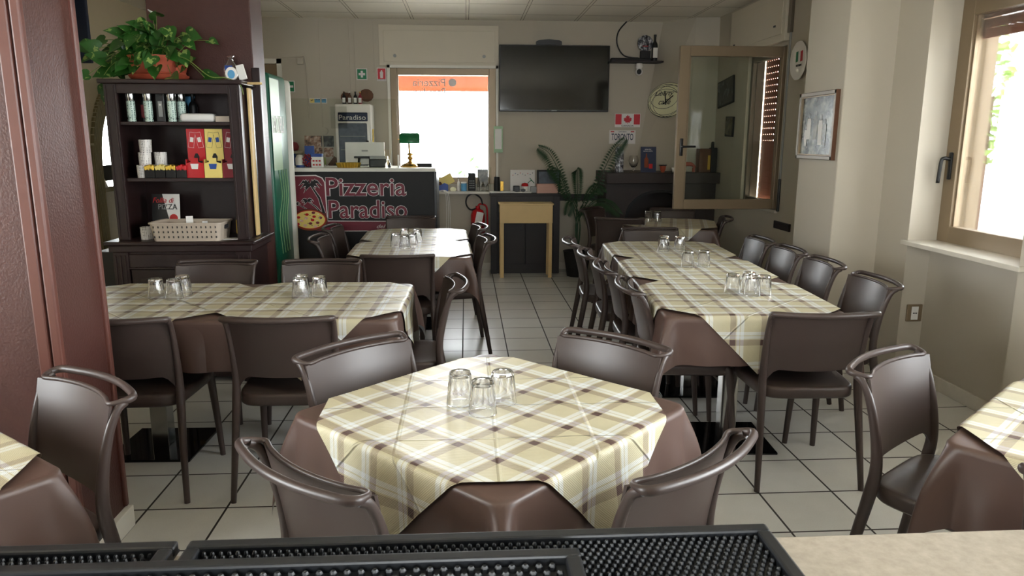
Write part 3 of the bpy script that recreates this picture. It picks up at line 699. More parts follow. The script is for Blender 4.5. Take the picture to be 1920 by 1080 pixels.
# ---------------------------------------------------------------- dresser (hutch)
hx, hy = -1.71, 4.72
du = thing('dresser', 'dark mahogany dresser with open shelves in front of the brown column', 'dresser', (hx, hy, 0))
MB().box(-.395, .395, -.20, .20, .03, .82).build('base_cabinet', 'hutch', du)
b = MB(); b.box(-.44, .44, -.25, .22, .862, .885, .006); b.box(-.42, .42, -.235, .21, .82, .862, .006); b.build('worktop', 'hutch', du)
b = MB()
for s in (-1, 1):
    b.box(s*.36-.045, s*.36+.045, -.222, -.198, 0, .82, .004)
    for q in (-.028, 0, .028): b.box(s*.36+q-.005, s*.36+q+.005, -.228, -.220, .06, .80, .002)
b.box(-.315, .315, -.215, -.2, .725, .805, .004); b.box(-.315, .315, -.222, -.205, .715, .727, .002); b.box(-.315, .315, -.215, -.2, .03, .1, .004); b.build('base_frame', 'hutch', du)
for s in (-1, 1):
    d_ = MB(); d_.box(s*.156-.152, s*.156+.152, -.214, -.2, .105, .712, .003)
    d_ = d_.build('door', 'hutch', du); MB().box(s*.156-.1, s*.156+.1, -.219, -.213, .16, .66, .003).build('door_panel', 'hutch', d_)
    MB().lathe([(0, 0), (.012, .002), (.012, .018), (0, .022)], s*.03, .42, 12).build('knob', 'brass', d_, True).matrix_local = Matrix.Translation((0, -.218, 0)) @ Matrix.Rotation(R(90), 4, 'X')
MB().box(-.375, -.345, -.14, .20, .885, 1.79).build('side_panel', 'hutch', du); MB().box(.345, .375, -.14, .20, .885, 1.79).build('side_panel', 'hutch', du)
MB().box(-.35, .35, .185, .20, .885, 1.80).build('back_panel', 'hutch', du)
b = MB()
for s in (-1, 1):
    b.box(s*.352-.035, s*.352+.035, -.162, -.14, .885, 1.80, .003)
    for q in (-.022, .022): b.box(s*.352+q-.004, s*.352+q+.004, -.168, -.160, .9, 1.79, .002)
b.box(-.317, .317, -.158, -.14, 1.745, 1.80, .003); b.build('face_frame', 'hutch', du)
MB().box(-.41, .41, -.185, .21, 1.80, 1.825, .005).build('cornice', 'hutch', du)
for z in (1.565, 1.235): MB().box(-.345, .345, -.14, .185, z, z+.02, .002).build('shelf', 'hutch', du)
S1, S2, S0, ST_ = 1.585, 1.255, .885, 1.825
# shelf 1
def mill(x, y, label):
    t_ = thing('spice_grinder', label, 'grinder', (x, y, S1), 0, 'spice grinders on the top shelf')
    b = MB(); b.lathe([(0, 0), (.023, .0), (.024, .012), (.020, .02), (.024, .03), (.024, .115), (.0225, .122)], seg=20); b.build('glass_jar', 'lblue' if False else 'cup_print', t_, True, auto=40)
    MB().lathe([(.0225, .120), (.024, .125), (.026, .150), (.026, .165), (0, .168)], seg=20).build('grinder_cap', 'chrome', t_, True, auto=40)
t = NT('dotted_print'); vo = t.n('ShaderNodeTexVoronoi'); vo.inputs['Scale'].default_value = 95; vo.inputs['Randomness'].default_value = .3; t.link(t.obj(), vo.inputs[0])
t.link(t.mix(t.math('LESS_THAN', vo.outputs[0], .32), lin((205, 225, 215)), lin((40, 90, 80))), t.b.inputs['Base Color']); t.b.inputs['Roughness'].default_value = .3; M['cup_print'] = t.m
t = NT('dotted_pot'); vo = t.n('ShaderNodeTexVoronoi'); vo.inputs['Scale'].default_value = 110; vo.inputs['Randomness'].default_value = .15; t.link(t.obj(), vo.inputs[0])
t.link(t.mix(t.math('LESS_THAN', vo.outputs[0], .28), lin((238, 234, 230)), lin((45, 42, 48))), t.b.inputs['Base Color']); t.b.inputs['Roughness'].default_value = .35; M['pot'] = t.m
mill(-1.985, 4.64, 'silver-capped spice grinder, leftmost on the dresser top shelf')
mill(-1.885, 4.64, 'silver-capped spice grinder left of the tall black oil bottle')
mill(-1.745, 4.63, 'silver-capped spice grinder just right of the tall black oil bottle')
mill(-1.71, 4.69, 'silver-capped spice grinder, rightmost and rearmost on the dresser top shelf')
def bottle(nm, label, x, y, z, r=.022, h=.2, m='black', cap='blackm', cat='bottle', group=None, lab=None):
    t_ = thing(nm, label, cat, (x, y, z), 0, group)
    MB().lathe([(0, 0), (r, 0), (r, h*.58), (r*.85, h*.66), (r*.36, h*.76), (r*.36, h*.93), (0, h*.93)], seg=18).build('bottle_body', m, t_, True, auto=50)
    MB().lathe([(0, h*.92), (r*.45, h*.92), (r*.45, h), (0, h)], seg=14).build('cap', cap, t_, True, auto=50)
    if lab: MB().box(-r*.75, r*.75, -r-.0015, -r*.6, h*.12, h*.5, .001).build('bottle_label', lab, t_)
    return t_
bottle('vinegar_bottle', 'dark bottle with a pale pourer between the two left grinders', -1.932, 4.70, S1, .018, .2, 'black', 'cream', lab='darkred')
t_ = thing('oil_bottle', 'tall square black olive oil bottle on the dresser top shelf', 'bottle', (-1.815, 4.66, S1)); MB().box(-.026, .026, -.02, .02, 0, .165, .004).build('bottle_body', 'black', t_)
MB().box(-.012, .012, -.008, .008, .165, .20, .003).build('cap', 'blackm', t_); MB().box(-.012, .012, -.021, -.02, .03, .12, .0003).build('bottle_label', 'steelgrey', t_); MB().prism(ell(0, .10, .006, .006, 12), -.0215, -.021).build('emblem', 'paper', t_)
bottle('oil_bottle', 'dark wine-like bottle behind the right grinders on the top shelf', -1.735, 4.79, S1, .026, .17, 'black', 'gold')
bottle('oil_bottle', 'second dark bottle at the back of the top shelf, near the blue leaflet', -1.68, 4.80, S1, .026, .17, 'black', 'black')
tag(MB().prism([(-.02, 0), (.05, .16), (-.045, .16)], -.002, .002).build('leaflet', 'lblue'), 'blue triangular leaflet leaning in the top shelf of the dresser', 'leaflet', None, (-1.735, 4.86, S1))
b = MB(); b.box(-.1, .1, -.05, .05, 0, .05, .02, 3); tag(b.build('napkin_pack', 'paper', None, True), 'soft white napkin pack lying on the dresser top shelf', 'napkins', None, (-1.60, 4.66, S1), R(4))
b = MB(); b.box(-.06, .06, -.04, .04, 0, .035, .003); tag(b.build('napkin_stack', 'basket'), 'flat beige packet at the right end of the dresser top shelf', 'packet', None, (-1.43, 4.65, S1))
# shelf 2
def pot(x, y, z, label, jam=True):
    t_ = thing('decorated_pot', label, 'pot', (x, y, z), 0, 'white pots with black dots on the dresser')
    MB().lathe([(0, 0), (.034, 0), (.037, .075), (.035, .075), (.032, .004), (0, .004)], seg=24).build('pot_body', 'pot', t_, True, auto=40)
    if jam: MB().lathe([(0, .060), (.029, .062), (.027, .071), (.012, .074), (0, .075)], seg=12).build('sachets', 'red', t_, True)
pot(-1.945, 4.635, S2, 'dotted white pot, lowest left one on the middle shelf')
pot(-1.93, 4.70, S2, 'dotted white pot standing behind the lowest one on the middle shelf')
pot(-1.865, 4.73, S2, 'dotted white pot at the back right of the stack on the middle shelf')
pot(-1.940, 4.66, S2+.0755, 'dotted white pot in the second layer of the stack, left')
pot(-1.870, 4.72, S2+.0755, 'dotted white pot in the second layer of the stack, right')
pot(-1.935, 4.67, S2+.151, 'dotted white pot on top of the stack on the middle shelf')
for i, (c1, c2, nm) in enumerate((('gold', 'blackm', 'leftmost of the four, gold lid'), ('yellow', 'blackm', 'second of the four, pale yellow lid'), ('gold', 'blackm', 'third of the four, gold and white lid'), ('red', 'blackm', 'fourth, red lid'))):
    t_ = thing('sachet_box', 'small black sachet box beside the dotted pots, '+nm, 'box', (-1.895+.062*i, 4.625, S2), 0, 'small black sachet boxes')
    MB().box(-.029, .029, -.03, .03, 0, .055, .002).build('box_body', c2, t_)
    b = MB(); 
    for k in range(5): b.box(-.028+.011*k, -.014+.011*k, -.033, .02, .046+.004*(k % 2), .070+.005*(k % 3), .003, rot=Matrix.Rotation(R(20*(k % 3-1)), 3, 'Y'))
    b.build('folded_sachets', c1, t_)
for i, (c, nm, em) in enumerate((('red', 'bright red', 'paper'), ('yellow', 'pale yellow', 'blue'), ('darkred', 'dark red, rightmost', 'paper'))):
    x = -1.632+.108*i
    t_ = thing('sachet_dispenser', nm+' tall cardboard sachet dispenser on the middle shelf', 'dispenser', (x, 4.66, S2), 0, 'cardboard sachet dispensers')
    MB().prism([(-.052, .10), (-.052, .29), (.052, .29), (.052, .10)], 0, .003).build('back_card', c, t_)
    b = MB(); b.prism([(-.052, 0), (.052, 0), (.052, .085), (.022, .095), (.022, .118), (-.022, .118), (-.022, .095), (-.052, .085)], -.05, -.047); b.box(-.052, -.049, -.047, .003, 0, .11); b.box(.049, .052, -.047, .003, 0, .11); b.box(-.038, .038, -.047, .003, 0, .004)
    b.build('front_tray', c, t_)
    poly('emblem', [(-.024, .084), (.024, .084), (.018, .052), (-.018, .052)], -.0505, em, t_)
    MB().prism([(-.012, .10), (.012, .10), (.016, .125), (.006, .145), (-.006, .145), (-.016, .125)], -.0012, -.0002).build('cutout', 'blackm', t_)
    for s in (-1, 1):
        rr = Matrix.Rotation(R(-10*s), 3, 'Y')
        MB().box(s*.022-.0165, s*.022+.0165, -.0014, -.0002, .178, .270, rot=rr).build('printed_sachet', 'paper' if c != 'yellow' else 'dot', t_)
        MB().box(s*.022-.0152, s*.022+.0152, -.0020, -.0012, .1795, .2685, rot=rr).build('printed_sachet', c, t_)
        MB().box(s*.022-.010, s*.022+.010, -.0026, -.0018, .212, .240, .0002, rot=rr).build('printed_emblem', em, t_)
# lower shelf (worktop)
ba = thing('plastic_basket', 'taupe pierced plastic basket on the dresser worktop', 'basket', (-1.675, 4.60, S0))
def ring(w, d, r, z, n=6):
    o_ = []
    for cx, cy, a0 in ((w-r, d-r, 0), (-w+r, d-r, 90), (-w+r, -d+r, 180), (w-r, -d+r, 270)):
        for k in range(n+1): a = R(a0+90*k/n); o_.append((cx+r*cos(a), cy+r*sin(a), z))
    return o_
b = MB(); lv = [ring(.19, .105, .03, .004), ring(.205, .118, .03, .11), ring(.215, .128, .03, .112), ring(.215, .128, .03, .104), ring(.209, .122, .03, .104), ring(.194, .108, .03, 0)]
V = [[b.bm.verts.new(p) for p in L] for L in lv]; n = len(V[0])
for a_, c_ in zip(V, V[1:]):
    for k in range(n): b.bm.faces.new((a_[k], a_[(k+1) % n], c_[(k+1) % n], c_[k]))
b.bm.faces.new(V[0]); b.bm.faces.new(V[-1]); b.build('basket_body', 'basket', ba, True, auto=35)
b = MB()
for k in range(14):
    for q in range(3): b.box(-.18+.0277*k-.003, -.18+.0277*k+.003, -.1135-.0035*q-.001, -.108-.0035*q, .02+.03*q, .032+.03*q)
b.build('pierced_slots', 'dot', ba)
MB().box(.2045, .2095, -.035, .025, .065, .09, .008).build('grip_hole', 'dot', ba)
for (x, a, l) in ((-.01, 18, 'standing upright in the middle'), (.08, 60, 'lying low at the right')): tag(MB().box(-.02, .02, -.001, .001, 0, .09 if a < 30 else .06, .0004).build('paper_slip', 'paper'), 'white paper slip in the taupe basket, '+l, 'paper', None, (-1.675+x, 4.60, S0+.05), R(a))
pot(-1.945, 4.60, S0, 'dotted white pot at the left end of the dresser worktop', False)
pot(-1.895, 4.665, S0, 'dotted white pot behind the other on the dresser worktop', False)
b = MB()
for k in range(5): b.box(-.015+.01*k-.008, -.015+.01*k+.008, -.01, .01, 0, .018, .004, rot=Matrix.Rotation(R(30*k), 3, 'Y'))
tag(b.build('sachet_bundle', 'red'), 'small red sachets heaped in the pots on the dresser worktop', 'sachets', None, (-1.905, 4.62, S0+.065))
t_ = thing('menu_leaflet', 'pizza magazine standing behind the basket, half black half white', 'magazine', (-1.875, 4.72, S0+.03), R(-6), rx=R(-6))
MB().box(-.088, .088, 0, .006, 0, .235).build('cover', 'paper', t_); poly('dark_half', [(-.088, 0), (.04, 0), (-.02, .235), (-.088, .235)], -.0005, 'black', t_)
text('PIZZA', -.045, .075, .14, .172, -.0025, 'dot', t_); text('PIZ', -.045, .012, .14, .172, -.0032, 'steelgrey', t_); text('Follia di', -.08, .055, .18, .212, -.0025, 'red', t_, shear=.3); poly('red_disc', ell(.05, .085, .026, .026), -.001, 'red', t_); poly('pizza_photo', ell(-.03, .03, .05, .03), -.0015, 'orange', t_)
bottle('oil_bottle', 'dark olive oil bottle with cork at the right end of the dresser worktop', -1.40, 4.66, S0, .026, .225, 'black', 'birch', lab='gold')
tag(MB().box(-.09, .09, -.04, .04, 0, .002).build('paper_sheet', 'paper'), 'pale paper lying under the basket at its right', 'paper', None, (-1.43, 4.60, S0), R(12))
# on top of the dresser
pl = thing('potted_pothos', 'trailing variegated pothos in a terracotta bowl on top of the dresser', 'plant', (-1.85, 4.76, ST_))
MB().lathe([(0, 0), (.14, 0), (.165, .02), (.172, .035), (.155, .04), (.15, .05), (.165, .11), (.178, .13), (.18, .142), (.172, .142), (.155, .12), (.0, .12)], seg=40).build('terracotta_bowl', 'terra', pl, True, auto=40)
leafb = MB(); stemb = MB()
def leaf(b, base, dirv, nrm, L):
    d = Vector(dirv).normalized(); n_ = Vector(nrm); n_ = (n_-d*n_.dot(d)).normalized(); s_ = d.cross(n_)
    pr_ = [(-.10, .0), (-.16, .17), (-.12, .34), (.05, .45), (.25, .44), (.45, .36), (.65, .24), (.84, .1), (1.0, 0)]
    mid = [b.bm.verts.new(Vector(base)+d*(q*L)-n_*(.16*q*q*L)) for q in (0.0, .1, .25, .45, .65, .84, 1.0)]
    for sg in (-1, 1):
        e = [b.bm.verts.new(Vector(base)+d*(p*L)+s_*(sg*w_*L)+n_*(w_*L*.25-.16*max(p, 0)**2*L)) for p, w_ in pr_[1:-1]]
        for fc in ((mid[0], e[0], e[1]), (mid[0], e[1], e[2], mid[1]), (mid[1], e[2], e[3], mid[2]), (mid[2], e[3], e[4], mid[3]), (mid[3], e[4], e[5], mid[4]), (mid[4], e[5], e[6], mid[5]), (mid[5], e[6], mid[6])): b.bm.faces.new(fc if sg > 0 else fc[::-1])
spots = []
for k in range(62):
    a = RND.uniform(0, 2*pi); rr = RND.uniform(.02, .23); spots.append((rr*cos(a)*1.05-.01, rr*sin(a)*.5-.05, RND.uniform(.15, .36)-rr*.45))
for k in range(7): spots.append((RND.uniform(-.16, .16), -.185, RND.uniform(.05, .15)))
for k in range(20): spots.append((-RND.uniform(.14, .33), RND.uniform(-.14, .02), RND.uniform(.03, .22)))
spots += [(.02, -.02, .38), (.33, -.06, .235), (.06, .0, .30), (.2, -.05, .27), (.13, -.16, .02), (.17, -.12, .05), (-.36, -.12, .03), (-.34, -.09, .14), (-.36, -.06, .20), (-.30, 0, .24), (.05, -.17, .07), (-.1, -.17, .1), (.26, .02, .03)]
for (x, y, z) in spots:
    v = Vector((x, y-.03, z-.06)); out = Vector((v.x*1.2+RND.uniform(-.1, .1), v.y-.05, RND.uniform(-.25, .18))).normalized()
    leaf(leafb, (x, y, z), out, (RND.uniform(-.5, .5), -1, RND.uniform(.1, .9)), RND.uniform(.065, .11))
    st0 = Vector((x*.25, y*.25, .12)); m_ = (st0+Vector((x, y, z)))*.5+Vector((0, 0, .05)); stemb.tube(crom([st0, m_, (x, y, z)], 3), .0022, 5)
for k in range(7):
    q = Vector((-.29+RND.uniform(-.02, .02), -.1, -.02-.017*k)); leaf(leafb, q, (RND.uniform(-.6, .6), -.3, -1), (RND.uniform(-.5, .5), -1, .2), .05)
stemb.tube(crom([(.1, -.1, .14), (.22, -.15, .12), (.36, -.20, .02), (.45, -.2, .012), (.52, -.17, -.02), (.535, -.15, -.08)], 6), .003, 6)
stemb.tube(crom([(-.1, -.1, .12), (-.2, -.12, .1), (-.30, -.1, -.01), (-.29, -.1, -.14)], 6), .0025, 6)
leafb.build('leaves', 'leaf', pl, True, fixn=False); stemb.build('vines', 'stem', pl, True)
t_ = thing('glass_decanter', 'clear glass flask with blue label on top of the dresser', 'flask', (-1.405, 4.70, ST_))
MB().lathe([(0, 0), (.038, 0), (.042, .02), (.042, .085), (.018, .118), (.015, .135), (.025, .150), (.021, .150), (.012, .136), (.014, .118), (.037, .08), (.037, .01), (0, .006)], seg=24).build('flask_body', 'tumbler', t_, True, auto=40)
MB().box(-.022, .022, -.0445, -.040, .065, .09, .001).build('flask_label', 'blue', t_)
t_ = thing('round_badge', 'round white and blue air freshener leaning on the flask', 'freshener', (-1.372, 4.60, ST_)); MB().prism(ell(0, .038, .034, .038, 28), -.01, .008).build('rim', 'ceramic', t_); poly('dial', ell(0, .034, .021, .025, 24), -.0105, 'lblue', t_)
tag(MB().box(-.022, .022, -.008, .008, 0, .085, .002, rot=Matrix.Rotation(R(-14), 3, 'Y')).build('small_box', 'paper'), 'small white box leaning at the right end of the dresser top', 'box', None, (-1.315, 4.60, ST_+.004))
tag(MB().box(-.07, .07, -.012, .012, 0, .014, .002).build('wood_strip', 'birch'), 'pale wooden strip sticking out from the dresser top at the right', 'wood', None, (-1.285, 4.66, ST_-.02), R(-12))
tag(MB().box(-.007, .007, -.03, .03, 0, .90, .003).build('reflection_strip', 'birch'), 'pale wooden strip standing for a light reflection on the right side of the dresser', 'plank', None, (-1.318, 4.74, .89))  # pale strip put in for light reflecting off the dresser side
tag(MB().box(-.025, .025, -.02, .02, 0, 1.03, .004).build('dark_batten', 'hutch'), 'dark wooden batten between the dresser and the brown column', 'batten', None, (-1.30, 4.86, .89))
tag(MB().box(-.13, .0, -.15, .15, 0, .80, .006).build('small_cabinet', 'black'), 'black cabinet between the left pillar and the dresser', 'cabinet', None, (-2.16, 4.80, 0))
# ---------------------------------------------------------------- beverage fridge seen from its side
fr = thing('drinks_fridge', 'tall green drinks fridge behind the brown column, side on', 'fridge', (-1.72, 6.0, 0))
MB().box(-.30, .275, -.28, .24, .05, 1.97, .03, 3).build('cabinet', 'greenf', fr, True, auto=40)
MB().box(-.30, .30, .24, .32, .05, 1.95, .03, 3).build('door', 'white', fr, True, auto=40)
poly('printed_panel', [(-.27, 1.25), (.0, 1.25), (.0, 1.93), (-.27, 1.93)], 0, 'greenl', fr).matrix_local = Matrix.Translation((.277, 0, 0)) @ Matrix.Rotation(R(90), 4, 'Z')
text('SANTONELLA', -.24, .10, 1.53, 1.66, 0, 'signw', fr).matrix_local = Matrix.Translation((.279, 0, 0)) @ Matrix.Rotation(R(90), 4, 'Z')
b = MB()
for q in range(4):
    P = crom([(.278, -.15+.08*q, .6), (.278, -.2+.08*q, .85), (.278, -.08+.07*q, 1.05), (.278, -.14+.08*q, 1.25)], 6); b.tube(P, .003, 5)
b.build('printed_swirls', 'greenl', fr)
MB().box(-.3, .27, -.27, .3, 0, .05).build('plinth', 'blackm', fr)
# ---------------------------------------------------------------- pizzeria counter
cy0 = 7.0
pc = thing('reception_counter', 'charcoal counter with the pizzeria sign panel on its front', 'counter', (-1.0, cy0, 0))
MB().box(-.72, .70, .02, .60, 0, 1.19).build('body', 'sign', pc); MB().box(-.735, .715, -.02, .62, 1.19, 1.222, .003).build('worktop', 'white', pc)
MB().box(.70, .725, -.01, .60, 0, 1.19, .002).build('corner_post', 'black', pc)
sg = MB().box(-.72, .70, .0, .02, .0, 1.19).build('sign_panel', 'sign', pc)
def px2(px, py): # counter front plane helper (metres from counter centre, height)
    return ((px-538)/(805-538)*1.309-.649, 1.218-(py-316)/(483-316)*.815)
X = lambda px: px2(px, 0)[0]
Z = lambda py: px2(0, py)[1]
def signpoly(nm, pts, y, m): return poly(nm, [px2(*p) for p in pts], y, m, sg)
red_ = [(539, 331), (590, 330), (601, 334), (606, 342), (608, 404), (608, 415), (540, 415)]
signpoly('white_border', [(539, 329), (591, 328), (603, 333), (608, 342), (610, 404), (610, 417), (539, 417)], 0, 'signw'); signpoly('maroon_field', red_, -.001, 'maroon')
signpoly('white_border', [(609, 415), (740, 416), (740, 436), (609, 436)], 0, 'signw'); signpoly('maroon_band', [(605, 416.5), (742, 417.5), (742, 434.5), (585, 434.5)], -.001, 'maroon')
for s_, (a, c, d, e) in (('Pizzeria', (609, 760, 368, 333)), ('Paradiso', (612, 761, 411, 376))):
    text(s_, X(a)-.003, X(c)+.003, Z(d)-.003, Z(e)+.003, -.0008, 'signw', sg, 'lettering_outline', off=.035)
    text(s_, X(a), X(c), Z(d), Z(e), -.0025, 'maroon', sg, off=.012)
text('del', X(702), X(719), Z(430), Z(423), -.0025, 'signw', sg, shear=.35)
def palmlogo(cx, cy, s, tx, ty, w0):
    for (gr_, m, yy) in ((1.8, 'signw', -.0022), (0, 'black', -.0034)):
        fronds = []
        for k, (a, L) in enumerate(((195, 19), (165, 22), (215, 14), (145, 16), (120, 10), (60, 12), (35, 18), (15, 22), (-15, 17), (-40, 12), (235, 22))):
            a = R(a); q = 1.0; dx, dy = cos(a)*L*s, -sin(a)*L*s*.6
            tipx, tipy = cx+dx, cy+dy+L*s*.28; mx_, my = cx+dx*.6, cy+dy*.9-L*s*.12; wv_ = (3.4*s+gr_*.7)
            pts = [(cx-1*s, cy-gr_*.5), (mx_, my-wv_*.7), (tipx+gr_*.6*(1 if dx > 0 else -1), tipy), (mx_, my+wv_*.8), (cx+1*s, cy+2*s)]
            signpoly('palm_frond', pts, yy-.0001*k, m)
        trunk = [(cx-1.2*s-gr_*.5, cy), (cx+1.2*s+gr_*.5, cy), ((cx+tx)/2+4*s+w0*.6+gr_*.5, (cy+ty)/2-3*s), (tx+w0+gr_*.5, ty), (tx-w0-gr_*.5, ty), ((cx+tx)/2+4*s-w0*.6-gr_*.5, (cy+ty)/2)]
        signpoly('palm_trunk', trunk, yy-.0002, m)
palmlogo(580, 346, 1.0, 603, 400, 2.6); palmlogo(573, 377, .55, 600, 402, 1.2); palmlogo(551, 383, .42, 575, 396, 1.0)
cxp, czp = px2(576, 413.5)
poly('pizza_outline', ell(cxp, czp, .165, .105, 40), -.004, 'black', sg); poly('pizza_crust', ell(cxp, czp, .160, .1, 40), -.0052, 'orange', sg); poly('pizza_sauce', ell(cxp, czp+.003, .147, .088, 40), -.0062, 'red', sg); poly('pizza_cheese', ell(cxp, czp+.003, .140, .082, 40), -.0072, 'yellow', sg)
for k in range(13):
    a = k*2.4; rr = sqrt((k+.5)/13); poly('topping', ell(cxp+.13*rr*cos(a), czp+.075*rr*sin(a), .017, .012, 12), -.0085-.0001*k, ('red', 'pink', 'maroon')[k % 3], sg)
for k in range(12):
    a = k*1.7+1; rr = sqrt((k+.5)/12)*.95; poly('herb', ell(cxp+.13*rr*cos(a), czp+.075*rr*sin(a), .006, .004, 6), -.0105, ('palm', 'paper')[k % 2], sg)
CT = 1.222
def at(x, y, z=0): return (x, y, z)
# acrylic screen on the counter
ac = thing('acrylic_screen', 'clear acrylic sneeze screen standing on the sign counter', 'screen', (-1.1, 7.12, CT)); MB().box(-.52, .46, -.003, .003, 0, .63, .002).build('clear_sheet', 'screenp', ac); MB().box(-.53, -.515, -.006, .006, 0, .60, .003).build('edge_strip', 'white', ac); MB().box(.455, .47, -.006, .006, 0, .12, .003).build('edge_strip', 'white', ac)
MB().box(-.15, .0, -.0045, -.0035, .36, .56, .0003).build('clear_label', 'screenp', ac)
# items on the counter
lp = thing('bankers_lamp', 'brass lamp with green glass shade on the counter before the window', 'lamp', (-.535, 7.25, CT))
MB().lathe([(0, 0), (.095, 0), (.095, .01), (.07, .03), (.035, .042), (.018, .055), (.016, .068), (.026, .08), (.028, .092), (.016, .10), (.016, .112), (.03, .118), (.03, .126), (.012, .135), (0, .135)], seg=8).build('base', 'brass', lp)
MB().tube(crom([(0, 0, .11), (-.006, .006, .17), (-.012, .02, .24)], 5), .009, 8).build('stem', 'brass', lp, True)
b = MB(); n = 14; rg = []
for x, s_ in ((-.095, .55), (-.092, .8), (-.08, 1), (.08, 1), (.092, .8), (.095, .55)):
    rg.append([(x, -.045*cos(pi*k/n)*s_, .225+.095*sin(pi*k/n)*s_**.5) for k in range(n+1)])
b.grid(rg); b.build('lamp_shade', 'green', lp, True, solid=.004, fixn=True)
MB().tube([(-.115, 0, .262), (.115, 0, .262)], .003, 6).build('shade_rod', 'brass', lp)
t_ = thing('cash_register_screen', 'white till monitor seen from behind on the counter', 'monitor', (-.985, 7.40, CT))
MB().box(-.19, .19, 0, .035, .02, .235, .006).build('housing', 'paper', t_); MB().box(-.10, .09, -.05, -.01, .08, .10, .004).build('bracket', 'black', t_); MB().tube([(-.05, -.03, .09), (-.06, -.06, 0)], .012, 8).build('leg', 'black', t_); MB().tube([(.05, -.03, .09), (.075, -.06, 0)], .012, 8).build('leg', 'black', t_); poly('brand_mark', [(-.03, .145), (.03, .145), (.03, .158), (-.03, .158)], -.0005, 'steelgrey', t_)
t_ = thing('receipt_printer', 'black receipt printer beside the till monitor', 'printer', (-.83, 7.24, CT)); MB().box(-.09, .09, -.06, .06, 0, .075, .008).build('body', 'black', t_); MB().box(-.085, .085, -.055, .02, .075, .105, .006).build('lid', 'steelgrey', t_)
tag(MB().lathe([(0, 0), (.10, 0), (.115, .045), (.105, .045), (.092, .006), (0, .006)], seg=48, mod=lambda a, z: 1+.04*cos(a*24)).build('fluted_dish', 'gold', None, True, auto=30), 'gold fluted dish on the sign counter', 'dish', None, (-1.11, 7.16, CT))
t_ = thing('napkin_box', 'white box of round napkin rolls on the counter beside the red flower', 'box', (-1.40, 7.16, CT)); MB().box(-.05, .05, -.04, .04, 0, .10, .003).build('box_body', 'paper', t_); MB().box(-.051, .051, -.041, .041, .10, .128, .003).build('lid', 'blue', t_)
for i in range(3):
    for j in range(2): MB().box(-.036+.028*i, -.018+.028*i, -.0415, -.0395, .018+.036*j, .034+.036*j, .0003).build('printed_square', 'red', t_)
t_ = thing('candy_jar', 'white tub with blue base at the left end of the sign counter', 'tub', (-1.56, 7.16, CT)); MB().lathe([(0, .0), (.042, 0), (.042, .022), (0, .022)], seg=24).build('tub_base', 'blue', t_); MB().lathe([(.042, .022), (.044, .085), (.034, .10), (.025, .115), (0, .118)], seg=24).build('tub_body', 'ceramic', t_, True, auto=40)
b = MB()
for k in range(40):
    a, z_ = k*2.4, .02+.11*(k/40); rr = .036*sin(pi*(k+4)/46)+.008; r_ball = .010
    bmesh.ops.create_icosphere(b.bm, subdivisions=1, radius=r_ball, matrix=Matrix.Translation((rr*cos(a), rr*sin(a), z_)))
tag(b.build('red_pine_cone', 'darkred', None, True), 'dark red berry cone standing on the sign counter', 'decoration', None, (-1.485, 7.14, CT-.008))
tag(MB().box(-.045, .045, -.004, .004, 0, .20, .001).build('blue_leaflet', 'blue'), 'blue leaflet standing behind the red cone on the counter', 'leaflet', None, (-1.48, 7.22, CT))
t_ = thing('reed_diffuser', 'small reed diffuser bottle on the counter left of the green lamp', 'diffuser', (-.735, 7.12, CT)); MB().lathe([(0, 0), (.026, 0), (.028, .03), (.012, .06), (.012, .075), (0, .075)], seg=20).build('bottle_body', 'tumbler', t_, True, auto=40)
for k in range(4): MB().tube([(0, 0, .02), (-.03+.02*k, .01*k, .17)], .0018, 5).build('reed', 'birch', t_)
tag(MB().box(-.10, .10, -.06, .06, 0, .035, .004).build('flat_box', 'blackm'), 'flat dark box at the right end of the sign counter behind the lamp', 'box', None, (-.43, 7.30, CT))
t_ = thing('glass_bottle', 'slim yellow reed stick vase behind the till monitor', 'vase', (-.915, 7.50, CT)); MB().lathe([(0, 0), (.02, 0), (.02, .1), (.008, .13), (0, .13)], seg=14).build('vase_body', 'tumbler', t_, True); MB().tube([(0, 0, .02), (.004, 0, .36)], .006, 6).build('stick', 'gold', t_)
# back wall left: fridge on wall shelf, boards
YBW = YB-.001
mf = thing('small_drinks_fridge', 'white glass-door display fridge behind the counter', 'fridge', (-1.19, 8.1, .95))
MB().box(-.19, .19, 0, .33, 0, .90, .02, 3).build('cabinet', 'ceramic', mf, True, auto=40); MB().box(-.155, .145, -.008, .0, .10, .70, .01).build('glass_door', 'bluegrey', mf)
MB().box(-.155, .155, -.008, 0, .72, .81, .008).build('header', 'navy', mf); text('Paradiso', -.145, .135, .735, .785, -.009, 'signw', mf); MB().box(.13, .16, -.03, -.005, .35, .52, .006).build('door_handle', 'black', mf)
for z in (.25, .42, .56): MB().box(-.14, .125, -.011, -.008, z, z+.008).build('shelf', 'steelgrey', mf)
fs = thing('fridge_stand', 'plain cabinet carrying the display fridge behind the counter', 'cabinet', (-1.19, 8.12, 0)); MB().box(-.3, .3, -.22, .31, 0, .95, .004).build('body', 'panelw', fs)
for k, (dx, m_, cp) in enumerate(((-.10, 'black', 'cork'), (-.04, 'cork', 'white'), (.02, 'black', 'black'), (.07, 'darkred', 'gold'))):
    bottle('wine_bottle', ('leftmost', 'second', 'third', 'rightmost')[k]+' small bottle standing on the display fridge', -1.19+dx, 8.2, 1.85, .02, .13, m_, cp, group='small bottles on the display fridge', lab='paper')
for k, (dx, dz, r_) in enumerate(((-.10, .08, .055), (.12, .10, .075))):
    tag(MB().prism(ell(0, 0, r_, r_*.9, 12, .2), -.03, 0).build('wood_slice', 'cork'), ('small', 'large')[k]+' dark wood slice behind the bottles on the display fridge', 'decoration', 'wood slices', (-1.19+dx, 8.35, 1.85+dz))
